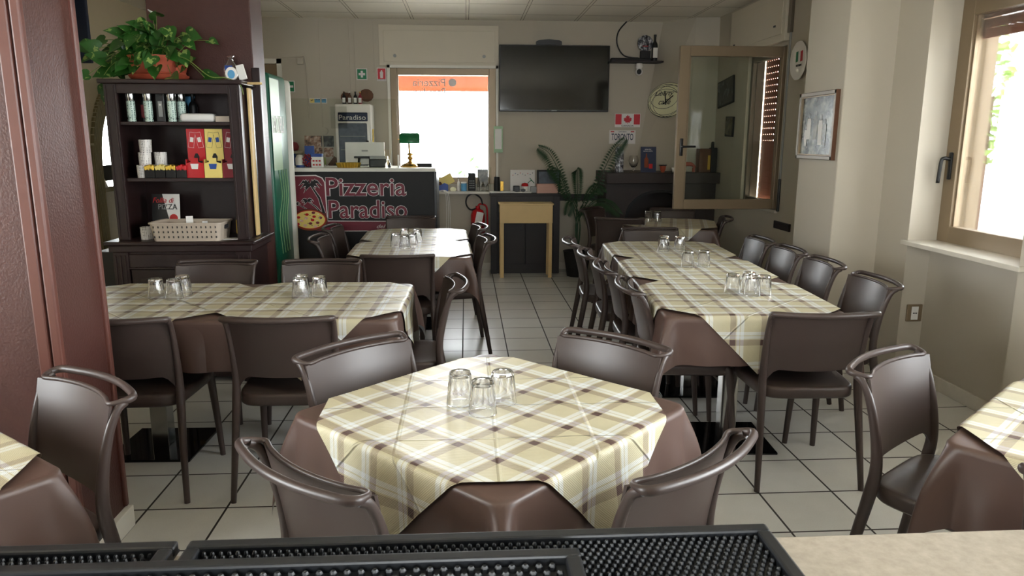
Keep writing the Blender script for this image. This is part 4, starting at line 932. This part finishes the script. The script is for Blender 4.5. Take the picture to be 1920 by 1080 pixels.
# signs on the back wall
def wsign(name, label, x, z, w_, h_, bg, parts):
    t_ = thing(name, label, 'sign', (x, YBW, z)); MB().box(-w_/2, w_/2, -.006, 0, -h_/2, h_/2, .001).build('plate', 'signw', t_); poly('field', [(-w_/2+.008, -h_/2+.008), (w_/2-.008, -h_/2+.008), (w_/2-.008, h_/2-.008), (-w_/2+.008, h_/2-.008)], -.006, bg, t_)
    for nm, pts in parts: poly(nm, pts, -.0075, 'signw', t_)
    return t_
wsign('exit_sign', 'green sign with a white arrow pointing left', -1.915, 2.045, .12, .12, 'signgreen', [('arrow', [(-.042, 0), (-.005, .035), (-.005, .012), (.045, .012), (.045, -.012), (-.005, -.012), (-.005, -.035)])])
wsign('first_aid_sign', 'green sign with a white cross', -1.125, 2.18, .115, .12, 'signgreen', [('cross', [(-.035, -.012), (-.012, -.012), (-.012, -.035), (.012, -.035), (.012, -.012), (.035, -.012), (.035, .012), (.012, .012), (.012, .035), (-.012, .035), (-.012, .012), (-.035, .012)])])
t_ = wsign('extinguisher_sign', 'red extinguisher sign at the left of the window', -.912, 2.18, .10, .14, 'signred', [('pictogram', [(-.014, -.04), (.014, -.04), (.018, .02), (.008, .035), (.008, .045), (-.006, .045), (-.006, .035), (-.018, .02)])]); poly('caption_strip', [(-.048, -.068), (.048, -.068), (.048, -.05), (-.048, -.05)], -.0072, 'signw', t_); text('ESTINTORE', -.044, .044, -.066, -.052, -.0085, 'dot', t_)
t_ = wsign('camera_notice', 'yellow and grey-blue notice strip above the pinboard', -1.61, 1.895, .19, .055, 'lblue', []); poly('yellow_square', [(-.088, -.022), (-.04, -.022), (-.04, .022), (-.088, .022)], -.0075, 'yellow', t_); poly('camera_mark', [(-.078, -.004), (-.052, .006), (-.055, .012), (-.08, .004)], -.009, 'dot', t_); text('AREA', -.03, .08, .004, .018, -.0075, 'dot', t_)
t_ = thing('junction_box', 'round white junction box on the back wall with its cable', 'box', (-1.78, YBW, 2.31)); MB().box(-.035, .035, -.03, 0, -.035, .035, .01).build('cover', 'wall', t_); MB().tube(crom([(-.2, -.006, .03), (0, -.006, .05), (.05, -.006, .02), (.06, -.006, -.3), (.07, -.006, -.6)], 4), .006, 6).build('cable', 'wall', t_)
t_ = thing('intercom_box', 'small round white box on the wall above the pinboard', 'box', (-1.56, YBW, 1.57)); MB().prism(ell(0, 0, .045, .04, 20), -.03, 0).build('cover', 'wall', t_); MB().box(-.12, .6, -.012, 0, -.02, .0).build('conduit', 'wall', t_)
# pinboard and clippings
RR = random.Random(3)
for k, (x, z, w_, h_, m_, l) in enumerate(((-1.69, 1.42, .18, .20, 'magazine', 'pinkish calendar page'), (-1.53, 1.46, .14, .12, 'darkart', 'dark printed card'), (-1.55, 1.34, .16, .10, 'magazine', 'pale printed card'), (-1.66, 1.24, .20, .08, 'grass', 'green leaflet strip'), (-1.62, 1.16, .12, .09, 'paper', 'white leaflet'), (-1.46, 1.22, .10, .12, 'cork', 'brown printed card'), (-1.40, 1.20, .11, .11, 'certif', 'tilted pale card'))):
    tag(MB().box(-w_/2, w_/2, -.003-.001*k, 0, -h_/2, h_/2, rot=Matrix.Rotation(R(0 if k < 5 else 38), 3, 'Y')).build('pinned_card', m_), l+' pinned on the wall behind the sign counter', 'card', 'cards pinned behind the counter', (x, YBW, z))
sh = thing('wall_rack', 'pale shelf with hanging keys beside the drinks fridge', 'shelf', (-1.93, 8.33, 1.33)); MB().box(-.13, .13, -.1, .11, 0, .025, .003).build('board', 'panelw', sh); MB().box(-.12, -.10, 0, .11, -.4, 0).build('bracket', 'panelw', sh); MB().box(.10, .12, 0, .11, -.4, 0).build('bracket', 'panelw', sh)
for k in range(3): tag(MB().box(-.012, .012, -.01, .01, -.12-.04*k, 0, .003).build('hanging_key', ('cork', 'steelgrey', 'blue')[k]), ('brown', 'grey', 'blue')[k]+' keyring hanging under the pale shelf', 'key', 'keys under the shelf', (-1.99+.06*k, 8.33, 1.329))
b = MB()
for k in range(36):
    a, z_ = k*2.4, .12*(k/36); bmesh.ops.create_icosphere(b.bm, subdivisions=1, radius=.016, matrix=Matrix.Translation(((.05*sin(pi*(k+5)/44)+.006)*cos(a), (.05*sin(pi*(k+5)/44)+.006)*sin(a), z_+.016)))
tag(b.build('pine_cone', 'cork', None, True), 'dark pine cone on the pale shelf beside the fridge', 'decoration', None, (-1.97, 8.30, 1.355))
tag(MB().lathe([(0, 0), (.04, .01), (.05, .05), (.03, .09), (0, .1)], seg=16).build('red_bauble', 'darkred', None, True), 'dark red bauble on the pale shelf beside the pine cone', 'decoration', None, (-1.86, 8.30, 1.355))
# ---------------------------------------------------------------- window sill items
SZ = .915
t_ = thing('tape_dispenser', 'blue tape dispenser on the window sill', 'dispenser', (-.30, 8.37, SZ)); MB().prism([(-.10, 0), (.10, 0), (.10, .07), (.06, .09), (.02, .07), (-.04, .05), (-.10, .08)], -.03, .03).build('body', 'blue', t_); MB().prism(ell(0, .075, .03, .03, 20), -.012, .012).build('tape_roll', 'cork', t_)
tag(MB().box(-.10, .10, -.006, .006, 0, .11, .002, rot=Matrix.Rotation(R(-28), 3, 'Y')).build('snack_packet', 'yellow'), 'orange and yellow packet leaning behind the tape dispenser', 'packet', None, (-.24, 8.43, SZ+.05))
tag(MB().prism(ell(0, .02, .035, .025, 20), -.02, .02).build('tape_roll', 'cream'), 'roll of cream tape on the window sill', 'tape', None, (-.145, 8.36, SZ-.0))
bottle('spray_bottle', 'white squeeze bottle with a dark cap on the window sill', -.085, 8.39, SZ, .016, .15, 'ceramic', 'black')
t_ = thing('gel_tub', 'pale blue-labelled tub on the window sill', 'tub', (-.025, 8.38, SZ)); MB().lathe([(0, 0), (.032, 0), (.032, .085), (0, .085)], seg=20).build('tub_body', 'lblue', t_, True, auto=40); MB().lathe([(0, .085), (.033, .085), (.033, .10), (0, .10)], seg=20).build('lid', 'paper', t_, True, auto=40)
t_ = thing('cordless_phone', 'black phone handset with keys standing on the window sill', 'phone', (.065, 8.39, SZ)); MB().box(-.042, .042, -.015, .015, 0, .20, .006).build('body', 'blackm', t_)
for i in range(3):
    for j in range(4): MB().box(-.026+.021*i, -.014+.021*i, -.017, -.014, .03+.025*j, .042+.025*j, .001).build('key', 'steelgrey', t_)
t_ = thing('price_stand', 'clear acrylic leaflet stand on the window sill', 'stand', (.20, 8.40, SZ)); MB().box(-.085, .085, 0, .005, 0, .26, .002).build('clear_sheet', 'screenp', t_); MB().box(-.07, .05, -.001, .0, .04, .24).build('leaflet', 'certif', t_); MB().box(-.085, .085, -.04, .0, 0, .004).build('foot', 'screenp', t_)
for k, dx in enumerate((-.05, .0, .05)): bottle('glass_vial', ('left', 'middle', 'right')[k]+' small clear bottle before the acrylic stand on the sill', .19+dx, 8.34, SZ, .016, (.16, .11, .09)[k], 'tumbler', 'steelgrey', group='small clear bottles on the sill')
tag(MB().lathe([(0, 0), (.032, 0), (.032, .16), (.03, .17), (0, .17)], seg=20).build('black_tumbler', 'blackm', None, True, auto=40), 'black cylinder at the right end of the window sill', 'cup', None, (.345, 8.35, .903))
t_ = thing('notice_holder', 'green-edged notice hanging at the right side of the window', 'notice', (.365, YB-.035, 1.35)); MB().box(-.05, .05, -.004, 0, -.01, .28, .001).build('sleeve', 'greenl', t_); MB().box(-.037, .037, -.006, -.004, .03, .25).build('sheet', 'paper', t_)
tag(MB().box(-.02, .02, -.008, .0, 0, .12, .004).build('brass_bracket', 'brass'), 'small brass thermometer standing by the black cylinder', 'thermometer', None, (.405, 8.40, .903))
# ---------------------------------------------------------------- console cupboard
cn = thing('console_cupboard', 'black-brown cupboard against the back wall behind the pale stool table', 'cupboard', (.655, 8.22, 0))
MB().box(-.37, .37, -.02, .22, 0, .87).build('body', 'darkwood', cn); MB().box(-.395, .395, -.05, .225, .872, .90, .004).build('worktop', 'darkwood', cn)
for s in (-1, 1):
    MB().box(s*.35-.035, s*.35+.035, -.045, -.02, 0, .872, .003).build('post', 'darkwood', cn)
    d_ = MB().box(s*.155-.15, s*.155+.15, -.035, -.02, .1, .80, .003).build('door', 'darkwood', cn); MB().box(s*.04-.005, s*.04+.005, -.05, -.035, .50, .64, .002).build('door_handle', 'black', d_)
MB().box(-.315, .315, -.04, -.02, .80, .872, .002).build('rail', 'darkwood', cn)
tag(MB().box(-.26, .26, 0, .03, 0, .075, .004).build('wall_shelf_bar', 'darkwood'), 'dark wooden bar shelf between the cupboard and the fireplace', 'shelf', None, (1.31, 8.41, .80))
wt = thing('side_table', 'pale birch stool table standing before the black cupboard', 'table', (.645, 7.99, 0))
MB().box(-.295, .295, -.10, .16, .795, .812, .003).build('table_top', 'birch', wt); MB().box(-.285, .285, -.085, -.065, .60, .795, .002).build('drawer_front', 'birch', wt); MB().box(-.285, .285, .13, .15, .70, .795, .002).build('apron', 'birch', wt)
for sx in (-1, 1):
    for sy in (0, 1): MB().box(sx*.262-.02, sx*.262+.02, -.08+.19*sy, -.045+.19*sy, 0, .795, .002).build('leg', 'birch', wt)
CZ = .90
tag(MB().box(-.14, .14, -.07, .07, 0, .016, .006).build('folded_cloth', 'paper'), 'white papers lying at the left end of the black cupboard', 'papers', None, (.40, 8.30, CZ), R(6))
b = MB().box(-.10, .10, -.06, .06, 0, .012, .004); tag(b.build('paper_sheets', 'paper'), 'white papers in the middle of the black cupboard', 'papers', None, (.63, 8.28, CZ), R(-8))
gsn = thing('sunglasses', 'dark sunglasses lying on the white papers of the cupboard', 'sunglasses', (.60, 8.26, CZ+.014))
for s in (-1, 1): MB().prism(ell(s*.035, .016, .028, .018, 14), -.002, .002).build('lens', 'black', gsn)
MB().tube([(-.065, 0, .02), (.065, 0, .02)], .003, 6).build('frame_bar', 'black', gsn)
t_ = thing('greeting_card', 'white party card with coloured squiggles on the cupboard', 'card', (.64, 8.40, CZ), rx=R(-5)); MB().box(-.14, .14, 0, .006, 0, .25, .001).build('card_sheet', 'paper', t_)
MB().tube(crom([(.06, -.003, .1), (.1, -.003, .13), (.13, -.003, .1), (.08, -.003, .16)], 4), .004, 5).build('green_squiggle', 'signgreen', t_)
for k in range(9): poly('confetti', ell(-.11+.028*k, .19+.03*((k*.6) % 1), .005, .005, 8), -.001, ('red', 'blue', 'dot')[k % 3], t_)
t_ = thing('picture_frame', 'black-framed picture on the cupboard behind the pink notepads', 'frame', (.94, 8.40, CZ), rx=R(-5)); MB().box(-.135, .135, 0, .015, 0, .25, .003).build('frame_border', 'blackm', t_); MB().box(-.115, .115, -.002, 0, .02, .23).build('print', 'bluegrey', t_)
b = MB()
for k in range(10): b.box(-.115+.004*((k*3) % 2), .115+.003*((k*5) % 3), -.07, .07, .010*k, .010*k+.009, .001)
tag(b.build('notepad_stack', 'pink'), 'stack of pink order pads at the right end of the cupboard', 'pads', None, (.90, 8.27, CZ))
t_ = thing('card_terminal', 'black card terminal on the cupboard before the party card', 'terminal', (.565, 8.33, CZ)); MB().box(-.035, .035, -.03, .03, 0, .075, .006).build('body', 'black', t_)
t_ = thing('pen_cup', 'small white cup with a red lid on the cupboard', 'cup', (.66, 8.33, CZ)); MB().lathe([(0, 0), (.035, 0), (.04, .07), (0, .07)], seg=18).build('cup_body', 'ceramic', t_, True, auto=40); MB().lathe([(.042, .07), (.035, .10), (0, .11)], seg=18).build('lid', 'red', t_, True)
tag(MB().box(-.035, .035, -.02, .02, 0, .07, .005).build('calculator', 'steelgrey'), 'grey calculator standing on the cupboard left of the pink pads', 'calculator', None, (.755, 8.30, CZ))
# fire extinguisher
fe = thing('fire_extinguisher', 'red fire extinguisher with a black hose on the wall below the sill', 'extinguisher', (.13, 8.33, .27))
MB().lathe([(0, 0), (.075, .0), (.08, .02), (.08, .38), (.06, .43), (.025, .45), (.025, .48), (0, .48)], seg=28).build('cylinder', 'red', fe, True, auto=50)
MB().lathe([(.0805, .13), (.0805, .30)], seg=28).build('printed_band', 'darkred', fe, True); MB().box(-.035, .035, -.085, -.079, .17, .27, .001).build('instruction_label', 'gold', fe)
MB().tube(crom([(0, 0, .46), (.02, 0, .50), (.08, -.01, .49), (.105, -.01, .43), (.11, 0, .22)], 5), .010, 8).build('lever', 'red', fe, True)
MB().tube(crom([(0, 0, .46), (-.08, -.02, .44), (-.13, -.03, .50), (-.12, -.03, .58), (-.05, -.03, .62), (.03, -.02, .57), (.05, -.02, .50)], 6), .009, 8).build('hose', 'black', fe, True)
MB().box(-.03, .05, -.09, -.087, .26, .42, .001, rot=Matrix.Rotation(R(12), 3, 'Y')).build('inspection_tag', 'paper', fe)
MB().box(-.03, .03, .07, .12, .1, .4).build('wall_bracket', 'chrome', fe)
t_ = thing('white_cable', 'white cables hanging from the sill beside the counter', 'cable', (-.25, 8.25, 0))
for k in range(3): MB().tube(crom([(-.05, .05, .92), (.02+.015*k, 0, .90), (.03+.02*k, 0, .6), (0+.02*k, .02, .1)], 5), .004, 5).build('cable_strand', 'paper', t_, True)
# ---------------------------------------------------------------- television
tv = thing('television', 'large black flat television on the back wall', 'television', (.985, YB-.07, 2.145))
MB().box(-.61, .61, 0, .045, -.355, .355, .006).build('casing', 'black', tv); MB().box(-.60, .60, -.002, .002, -.335, .345).build('screen', 'tv', tv); MB().box(-.2, .2, .04, .07, -.15, .15).build('wall_mount', 'blackm', tv); MB().box(-.03, .03, -.004, -.001, -.349, -.342).build('maker_mark', 'steelgrey', tv)
tag(MB().prism([(-.14, 0), (.14, 0), (.14, .035), (.11, .05), (.0, .058), (-.11, .05), (-.14, .035)], -.04, .02).build('signal_box', 'black'), 'black signal box standing on top of the television', 'box', None, (.92, YB-.035, 2.500))
sh = tag(MB().box(-.29, .29, -.18, 0, -.02, 0, .003).build('wall_shelf', 'darkwood'), 'narrow dark shelf on the wall right of the television', 'shelf', None, (1.88, YB, 2.335))
t_ = thing('clown_print', 'round black and white face print on the small wall shelf', 'print', (1.98, YB-.09, 2.335)); MB().prism(ell(0, .19, .085, .085, 26), 0, .01).build('face_disc', 'skulls', t_); MB().box(-.05, .06, -.01, .03, 0, .11, .004).build('stand', 'blackm', t_); MB().box(-.03, .03, -.005, 0, .155, .163).build('red_mouth', 'red', t_)
bottle('beer_bottle', 'dark bottle with a white label on the small wall shelf', 2.085, YB-.10, 2.335, .032, .28, 'black', 'black', lab='paper')
tag(MB().box(-.22, .22, -.05, .05, 0, .028, .006).build('set_top_box', 'blackm'), 'flat black box on the small wall shelf left of the face print', 'box', None, (1.82, YB-.1, 2.335))
t_ = thing('security_camera', 'small round white camera hanging under the wall shelf', 'camera', (1.92, YB-.09, 2.315)); MB().lathe([(0, -.0), (.034, -.005), (.04, -.04), (.03, -.06), (0, -.062)], seg=20).build('mount', 'ceramic', t_, True, auto=50)
b = MB(); bmesh.ops.create_uvsphere(b.bm, u_segments=20, v_segments=12, radius=.042, matrix=Matrix.Translation((0, -.004, -.092))); h_ = b.build('head', 'ceramic', t_, True); MB().prism(ell(-.008, -.095, .025, .028, 18), -.048, -.036).build('lens', 'black', h_)
t_ = thing('black_cable', 'black cable looping from the ceiling to the face print', 'cable', (1.8, YB-.02, 2.4)); MB().tube(crom([(-.02, -.01, .36), (-.11, -.01, .25), (-.12, -.01, .12), (-.04, -.01, 0), (.12, -.03, -.03)], 6), .008, 6).build('cable_run', 'black', t_, True)
# licence plates
t_ = thing('novelty_plate', 'red and white Canada flag plate on the back wall', 'plate', (1.83, YBW, 1.70)); MB().box(-.145, .145, -.004, 0, -.075, .075, .002).build('plate', 'signw', t_)
for s in (-1, 1): poly('red_band', [(s*.14, -.045), (s*.07, -.045), (s*.07, .068), (s*.14, .068)], -.005, 'signred', t_)
mp = [(0, .055), (.012, .033), (.026, .040), (.022, .010), (.037, .024), (.042, .012), (.056, .014), (.048, -.008), (.054, -.013), (.028, -.030), (.030, -.040), (.003, -.036), (.003, -.052), (-.003, -.052), (-.003, -.036), (-.030, -.040), (-.028, -.030), (-.054, -.013), (-.048, -.008), (-.056, .014), (-.042, .012), (-.037, .024), (-.022, .010), (-.026, .040), (-.012, .033)]
poly('maple_leaf', [(x*.85, z*.95+.012) for x, z in mp], -.005, 'signred', t_); text('CANADA', -.07, .07, -.068, -.050, -.005, 'dot', t_, off=.01)
t_ = thing('novelty_plate', 'white Ontario plate reading TORONTO in dark letters', 'plate', (1.775, YBW, 1.515)); MB().box(-.15, .15, -.004, 0, -.075, .075, .002).build('plate', 'signw', t_); text('TORONTO', -.125, .125, -.035, .04, -.005, 'navy', t_, off=.01); text('ONTARIO', -.045, .045, .052, .066, -.005, 'navy', t_); text('YOURS TO DISCOVER', -.06, .06, -.062, -.052, -.005, 'navy', t_)
for s in (-1, 1): MB().box(s*.115-.02, s*.115+.02, -.005, -.004, .055, .065).build('tag_mark', 'red', t_)
# ---------------------------------------------------------------- fireplace
fp = sempty('trim_12', (2.10, 7.88, 0))
b = MB()
arch_ = [(-.60, 0), (-.36, 0)]+[(-.36+.0, .0)]
b.box(-.60, -.36, 0, .56, 0, 1.03); b.box(.36, .595, 0, .56, 0, 1.03)
N_ = 16
for k in range(N_):
    a0, a1 = pi-pi*k/N_, pi-pi*(k+1)/N_
    p0, p1 = (.36*cos(a0), .66+.27*sin(a0)), (.36*cos(a1), .66+.27*sin(a1)); b.prism([p0, p1, (p1[0], 1.03), (p0[0], 1.03)], 0, .5)
b.box(-.36, .36, .44, .56, 0, 1.03); b.box(-.36, .36, 0, .44, 0, .28); b.build('surround', 'mantel', fp)
MB().box(-.62, .598, -.12, .56, 1.03, 1.145, .006).build('mantel_shelf', 'mantel', fp)
b = MB()
for k in range(14):
    a0, a1 = pi-pi*k/14, pi-pi*(k+1)/14
    b.prism([(.36*cos(a0), .66+.27*sin(a0)), (.36*cos(a1), .66+.27*sin(a1)), (.39*cos(a1), .66+.30*sin(a1)), (.39*cos(a0), .66+.30*sin(a0))], -.02, .02)
b.build('arch_trim', 'black', fp)
MZ = 1.145
tag(MB().lathe([(0, 0), (.045, 0), (.045, .25), (.04, .265), (0, .27)], seg=20).build('patterned_tin', 'skulls', None, True, auto=40), 'tall tin printed with black and white faces, left end of the mantel', 'tin', None, (1.63, 7.87, MZ))
t_ = thing('brandy_glass', 'large empty balloon glass on the mantel beside the blue card', 'glass', (1.79, 7.90, MZ)); MB().lathe([(0, 0), (.04, 0), (.04, .006), (.008, .012), (.008, .04), (.04, .07), (.055, .12), (.04, .175), (.037, .175), (.05, .12), (.036, .075), (0, .05)], seg=24).build('glass_bowl', 'tumbler', t_, True, auto=50)
t_ = thing('drink_advert', 'dark blue advert card with a bottle picture on the mantel', 'card', (1.945, 7.86, MZ), R(3), rx=R(-6)); MB().box(-.085, .085, 0, .006, 0, .27, .001).build('card_sheet', 'navy', t_)
poly('bottle_picture', [(-.045, .05), (0, .05), (0, .14), (-.015, .16), (-.018, .2), (-.028, .2), (-.03, .16), (-.045, .14)], -.001, 'orange', t_); poly('cocktail_picture', [(.005, .04), (.045, .04), (.045, .09), (.005, .09)], -.0015, 'red', t_); text('SPRITZ', -.04, .03, .235, .247, -.001, 'signw', t_); text('NUOVO GUSTO', -.055, .045, .218, .228, -.001, 'signw', t_)
t_ = thing('small_cup', 'small orange-brown footed cup on the mantel', 'cup', (2.10, 7.86, MZ)); MB().lathe([(0, 0), (.018, 0), (.02, .012), (.03, .03), (.033, .07), (0, .07)], seg=20).build('cup_body', 'terra', t_, True, auto=40); MB().lathe([(.034, .068), (.044, .074), (.044, .08), (0, .08)], seg=20).build('rim', 'black', t_, True, auto=40); 
tag(MB().lathe([(0, 0), (.02, 0), (.032, .05), (.03, .05), (.018, .005), (0, .005)], seg=18).build('white_cup', 'ceramic', None, True), 'small white cup on the mantel just left of the open sash', 'cup', None, (2.225, 7.86, MZ))
# wooden animal figure
an = thing('wooden_animal', 'carved orange-brown wooden animal figure on the mantel', 'figurine', (2.38, 7.86, MZ))
bm = bmesh.new(); sk = [(-.055, 0, .085), (-.02, 0, .09), (.03, 0, .088), (.06, 0, .08), (-.08, 0, .115), (-.095, 0, .135), (-.115, 0, .13), (-.055, -.014, .04), (-.06, -.014, 0), (-.055, .014, .04), (-.05, .014, 0), (.055, -.014, .045), (.06, -.014, .0), (.055, .014, .045), (.05, .014, .0), (.075, 0, .05)]
vs = [bm.verts.new(p) for p in sk]
for a, b2 in ((0, 1), (1, 2), (2, 3), (0, 4), (4, 5), (5, 6), (0, 7), (7, 8), (0, 9), (9, 10), (3, 11), (11, 12), (3, 13), (13, 14), (3, 15)): bm.edges.new((vs[a], vs[b2]))
me = bpy.data.meshes.new('carved_body'); bm.to_mesh(me); bm.free(); o = bpy.data.objects.new('carved_body', me); COL.objects.link(o); o.parent = an; me.materials.append(M['terra'])
md = o.modifiers.new('skin', 'SKIN'); rr = [.022, .024, .024, .022, .014, .015, .009, .009, .007, .009, .007, .010, .007, .010, .007, .004]
for v, q in zip(me.skin_vertices[0].data, rr): v.radius = (q, q)
me.skin_vertices[0].data[1].use_root = True
o.modifiers.new('sub', 'SUBSURF').levels = 1
t_ = thing('gift_box', 'dark gift box with a golden strip on the mantel behind the open sash', 'box', (2.58, 7.86, MZ)); MB().box(-.10, .03, -.03, .08, 0, .25, .003).build('box_body', 'cork', t_); MB().box(.035, .10, -.02, .08, 0, .26, .01).build('dark_bottle', 'blackm', t_); MB().box(-.005, .022, -.032, -.03, .03, .18).build('gold_strip', 'gold', t_); MB().lathe([(.018, .25), (.015, .32), (0, .325)], .06, .03, 12).build('bottle_neck', 'blackm', t_)
# clock on hood's left face: local frame
v0 = Vector((2.455-2.19, 8.10-YB, 0)).normalized(); ang = atan2(v0.y, v0.x)
ck = thing('wall_clock', 'oval cream clock with swirl rings and the words Liberty caffè', 'clock', (2.225, 8.225, 1.91), ang, rx=R(-7))
MB().prism(ell(0, 0, .27, .19, 44), -.02, 0).build('face', 'cream', ck)
b = MB()
for (cx_, cz_, a_, c_) in ((0, 0, .267, .187), (-.02, .005, .235, .165), (.03, -.01, .225, .17), (-.03, -.03, .22, .15), (.01, -.045, .23, .14), (-.045, .03, .19, .12)): b.tube([(x, -.021, z) for x, z in ell(cx_, cz_, a_, c_, 44)], .0022, 4, closed=True)
b.build('swirl_rings', 'dot', ck); text('Liberty', -.17, .08, .035, .10, -.022, 'dot', ck, shear=.35); text('caffè', -.11, .05, -.045, .015, -.022, 'dot', ck, shear=.35)
MB().tube([(-.005, -.026, -.05), (-.04, -.026, .10)], .006, 6).build('hour_hand', 'black', ck); MB().tube([(-.04, -.028, -.04), (.08, -.028, .045)], .006, 6).build('minute_hand', 'black', ck)
# wall art on the right wall seen through the sash
for (nm, lb, y_, z_, w_, h_, m_, tl) in (('relief_picture', 'dark relief picture hung at a tilt on the right wall, seen through the open sash', 7.72, 1.97, .46, .27, 'darkart', -6), ('small_certificate', 'small framed certificate on the right wall below the dark relief', 7.55, 1.62, .22, .20, 'certif', 2)):
    t_ = thing(nm, lb, 'picture', (XW, y_, z_), R(-90)); MB().box(-w_/2, w_/2, -.018, 0, -h_/2, h_/2, .003, rot=Matrix.Rotation(R(tl), 3, 'Y')).build('frame_border', 'blackm', t_); MB().box(-w_/2+.015, w_/2-.015, -.02, -.017, -h_/2+.015, h_/2-.015, rot=Matrix.Rotation(R(tl), 3, 'Y')).build('print', m_, t_)
# framed photograph on pillar
t_ = thing('framed_photograph', 'old black and white group photograph in a gilt frame on the window pillar', 'picture', (2.385, 4.972, 1.584), R(-90))
w2, h2 = .265, .224
b = MB()
for (a, c, d, e) in ((-w2, w2, -h2, -h2+.028), (-w2, w2, h2-.028, h2), (-w2, -w2+.028, -h2, h2), (w2-.028, w2, -h2, h2)): b.box(a, c, -.026, 0, d, e, .004)
b.build('frame_border', 'alu2', t_)
b = MB()
for (a, c, d, e) in ((-w2+.028, w2-.028, -h2+.028, -h2+.034), (-w2+.028, w2-.028, h2-.034, h2-.028), (-w2+.028, -w2+.034, -h2+.028, h2-.028), (w2-.034, w2-.028, -h2+.028, h2-.028)): b.box(a, c, -.022, -.004, d, e)
b.build('gilt_slip', 'alu', t_); MB().box(w2-.004, w2+.001, -.0265, 0, -h2, h2).build('red_edge', 'cork', t_)
pr_ = MB().box(-w2+.034, w2-.034, -.008, -.004, -h2+.034, h2-.034).build('print', 'photo', t_)
for k, (x, z, s_, m_) in enumerate(((-.12, .02, 1, 'paper'), (-.02, .03, 1.1, 'certif'), (.05, .0, 1.15, 'paper'), (.11, -.02, 1, 'certif'), (-.16, -.05, .8, 'paper'))):
    pts = [(x-.022*s_, z-.11*s_), (x+.02*s_, z-.11*s_), (x+.026*s_, z), (x+.018*s_, z+.03*s_), (x-.02*s_, z+.03*s_), (x-.03*s_, z)]
    poly('printed_figure', pts, -.0085-.0003*k, m_, pr_); poly('printed_figure', ell(x, z+.048*s_, .013*s_, .016*s_, 10), -.0085-.0003*k, 'steelgrey', pr_)
# ceramic plate
t_ = thing('souvenir_plate', 'round white plate with an Italian flag on the wall left of the pillar', 'plate', (XW, 6.02, 2.115), R(-90))
MB().lathe([(0, .008), (.09, .008), (.10, .012), (.15, .022), (.152, .026), (.148, .028), (.10, .016), (0, .014)], seg=40, mod=lambda a, z: 1+.012*cos(a*10)).build('plate_body', 'ceramic', t_, True, auto=50).matrix_local = Matrix.Rotation(R(90), 4, 'X')
for k, m_ in enumerate(('signgreen', 'signw', 'signred')): poly('flag_stripe', [(-.06+.04*k, -.01+.01*(k % 2)), (-.02+.04*k, -.005-.01*(k % 2)), (-.02+.04*k, .075-.01*(k % 2)), (-.06+.04*k, .07+.01*(k % 2))], -.017, m_, t_)
text('NOI SIAMO', -.05, .05, -.045, -.028, -.017, 'dot', t_)
# outlet on niche / wall strip
t_ = thing('wall_socket', 'beige wall socket low on the right wall beside the big window', 'socket', (2.787, 4.328, .432), 0); MB().box(-.05, .05, -.012, 0, -.055, .055, .005).build('cover_plate', 'alu', t_); MB().box(-.022, .022, -.016, -.011, -.042, .042, .002).build('insert', 'paper', t_)
for k in range(3): MB().box(-.013+.010*k, -.007+.010*k, -.0175, -.015, -.004, .004).build('pin_hole', 'black', t_)
# ---------------------------------------------------------------- potted palm
pp = thing('potted_palm', 'tall dark green palm with arching fronds left of the fireplace', 'plant', (1.22, 8.02, 0))
MB().lathe([(0, 0), (.11, 0), (.15, .26), (.155, .28), (.14, .28), (.13, .24), (0, .24)], seg=28).build('pot', 'blackm', pp, True, auto=40)
for i, (tx, ty, tz, mz, lf) in enumerate(((-.46, -.25, 1.41, 1.20, .13), (.44, -.25, 1.50, 1.12, .12), (-.36, -.30, 1.20, 1.02, .11), (.22, -.32, .95, 1.02, .10), (.40, -.32, .72, .90, .10), (-.16, -.3, .72, .9, .10), (-.05, -.2, 1.18, 1.05, .10), (.1, -.3, .62, .82, .10))):
    P = crom([(0, 0, .22), (.02*(i % 3-1), -.02, .6), (tx*.38, ty*.4, .35*.6+mz*.68), (tx*.72, ty*.75, mz*.5+tz*.5+.02), (tx, ty, tz)], 12)
    b = MB(); b.tube(P, [.007*(1-.7*k/len(P)) for k in range(len(P))], 6)
    for k in range(int(len(P)*.42), len(P)-1):
        p = Vector(P[k]); d = (Vector(P[k+1])-Vector(P[k-1])).normalized(); fr_ = (k-len(P)*.42)/(len(P)*.58); L = lf*(sin(pi*min(fr_*.85+.12, 1))**.6)
        sd = d.cross(Vector((0, -1, .25))).normalized()
        for s in (-1, 1):
            for q in (0, .5):
                pp_ = p+d*q*.018; tip = pp_+sd*s*L*.72+d*L*.38+Vector((0, -.01, -L*.38)); wv = d*.0055
                V = [b.bm.verts.new(pp_-wv*.5), b.bm.verts.new((pp_+tip)/2-wv*.9+Vector((0, 0, L*.06))), b.bm.verts.new(tip), b.bm.verts.new((pp_+tip)/2+wv*.9+Vector((0, 0, L*.06)))]; b.bm.faces.new(V)
    b.build('frond', 'palm', pp, fixn=False)
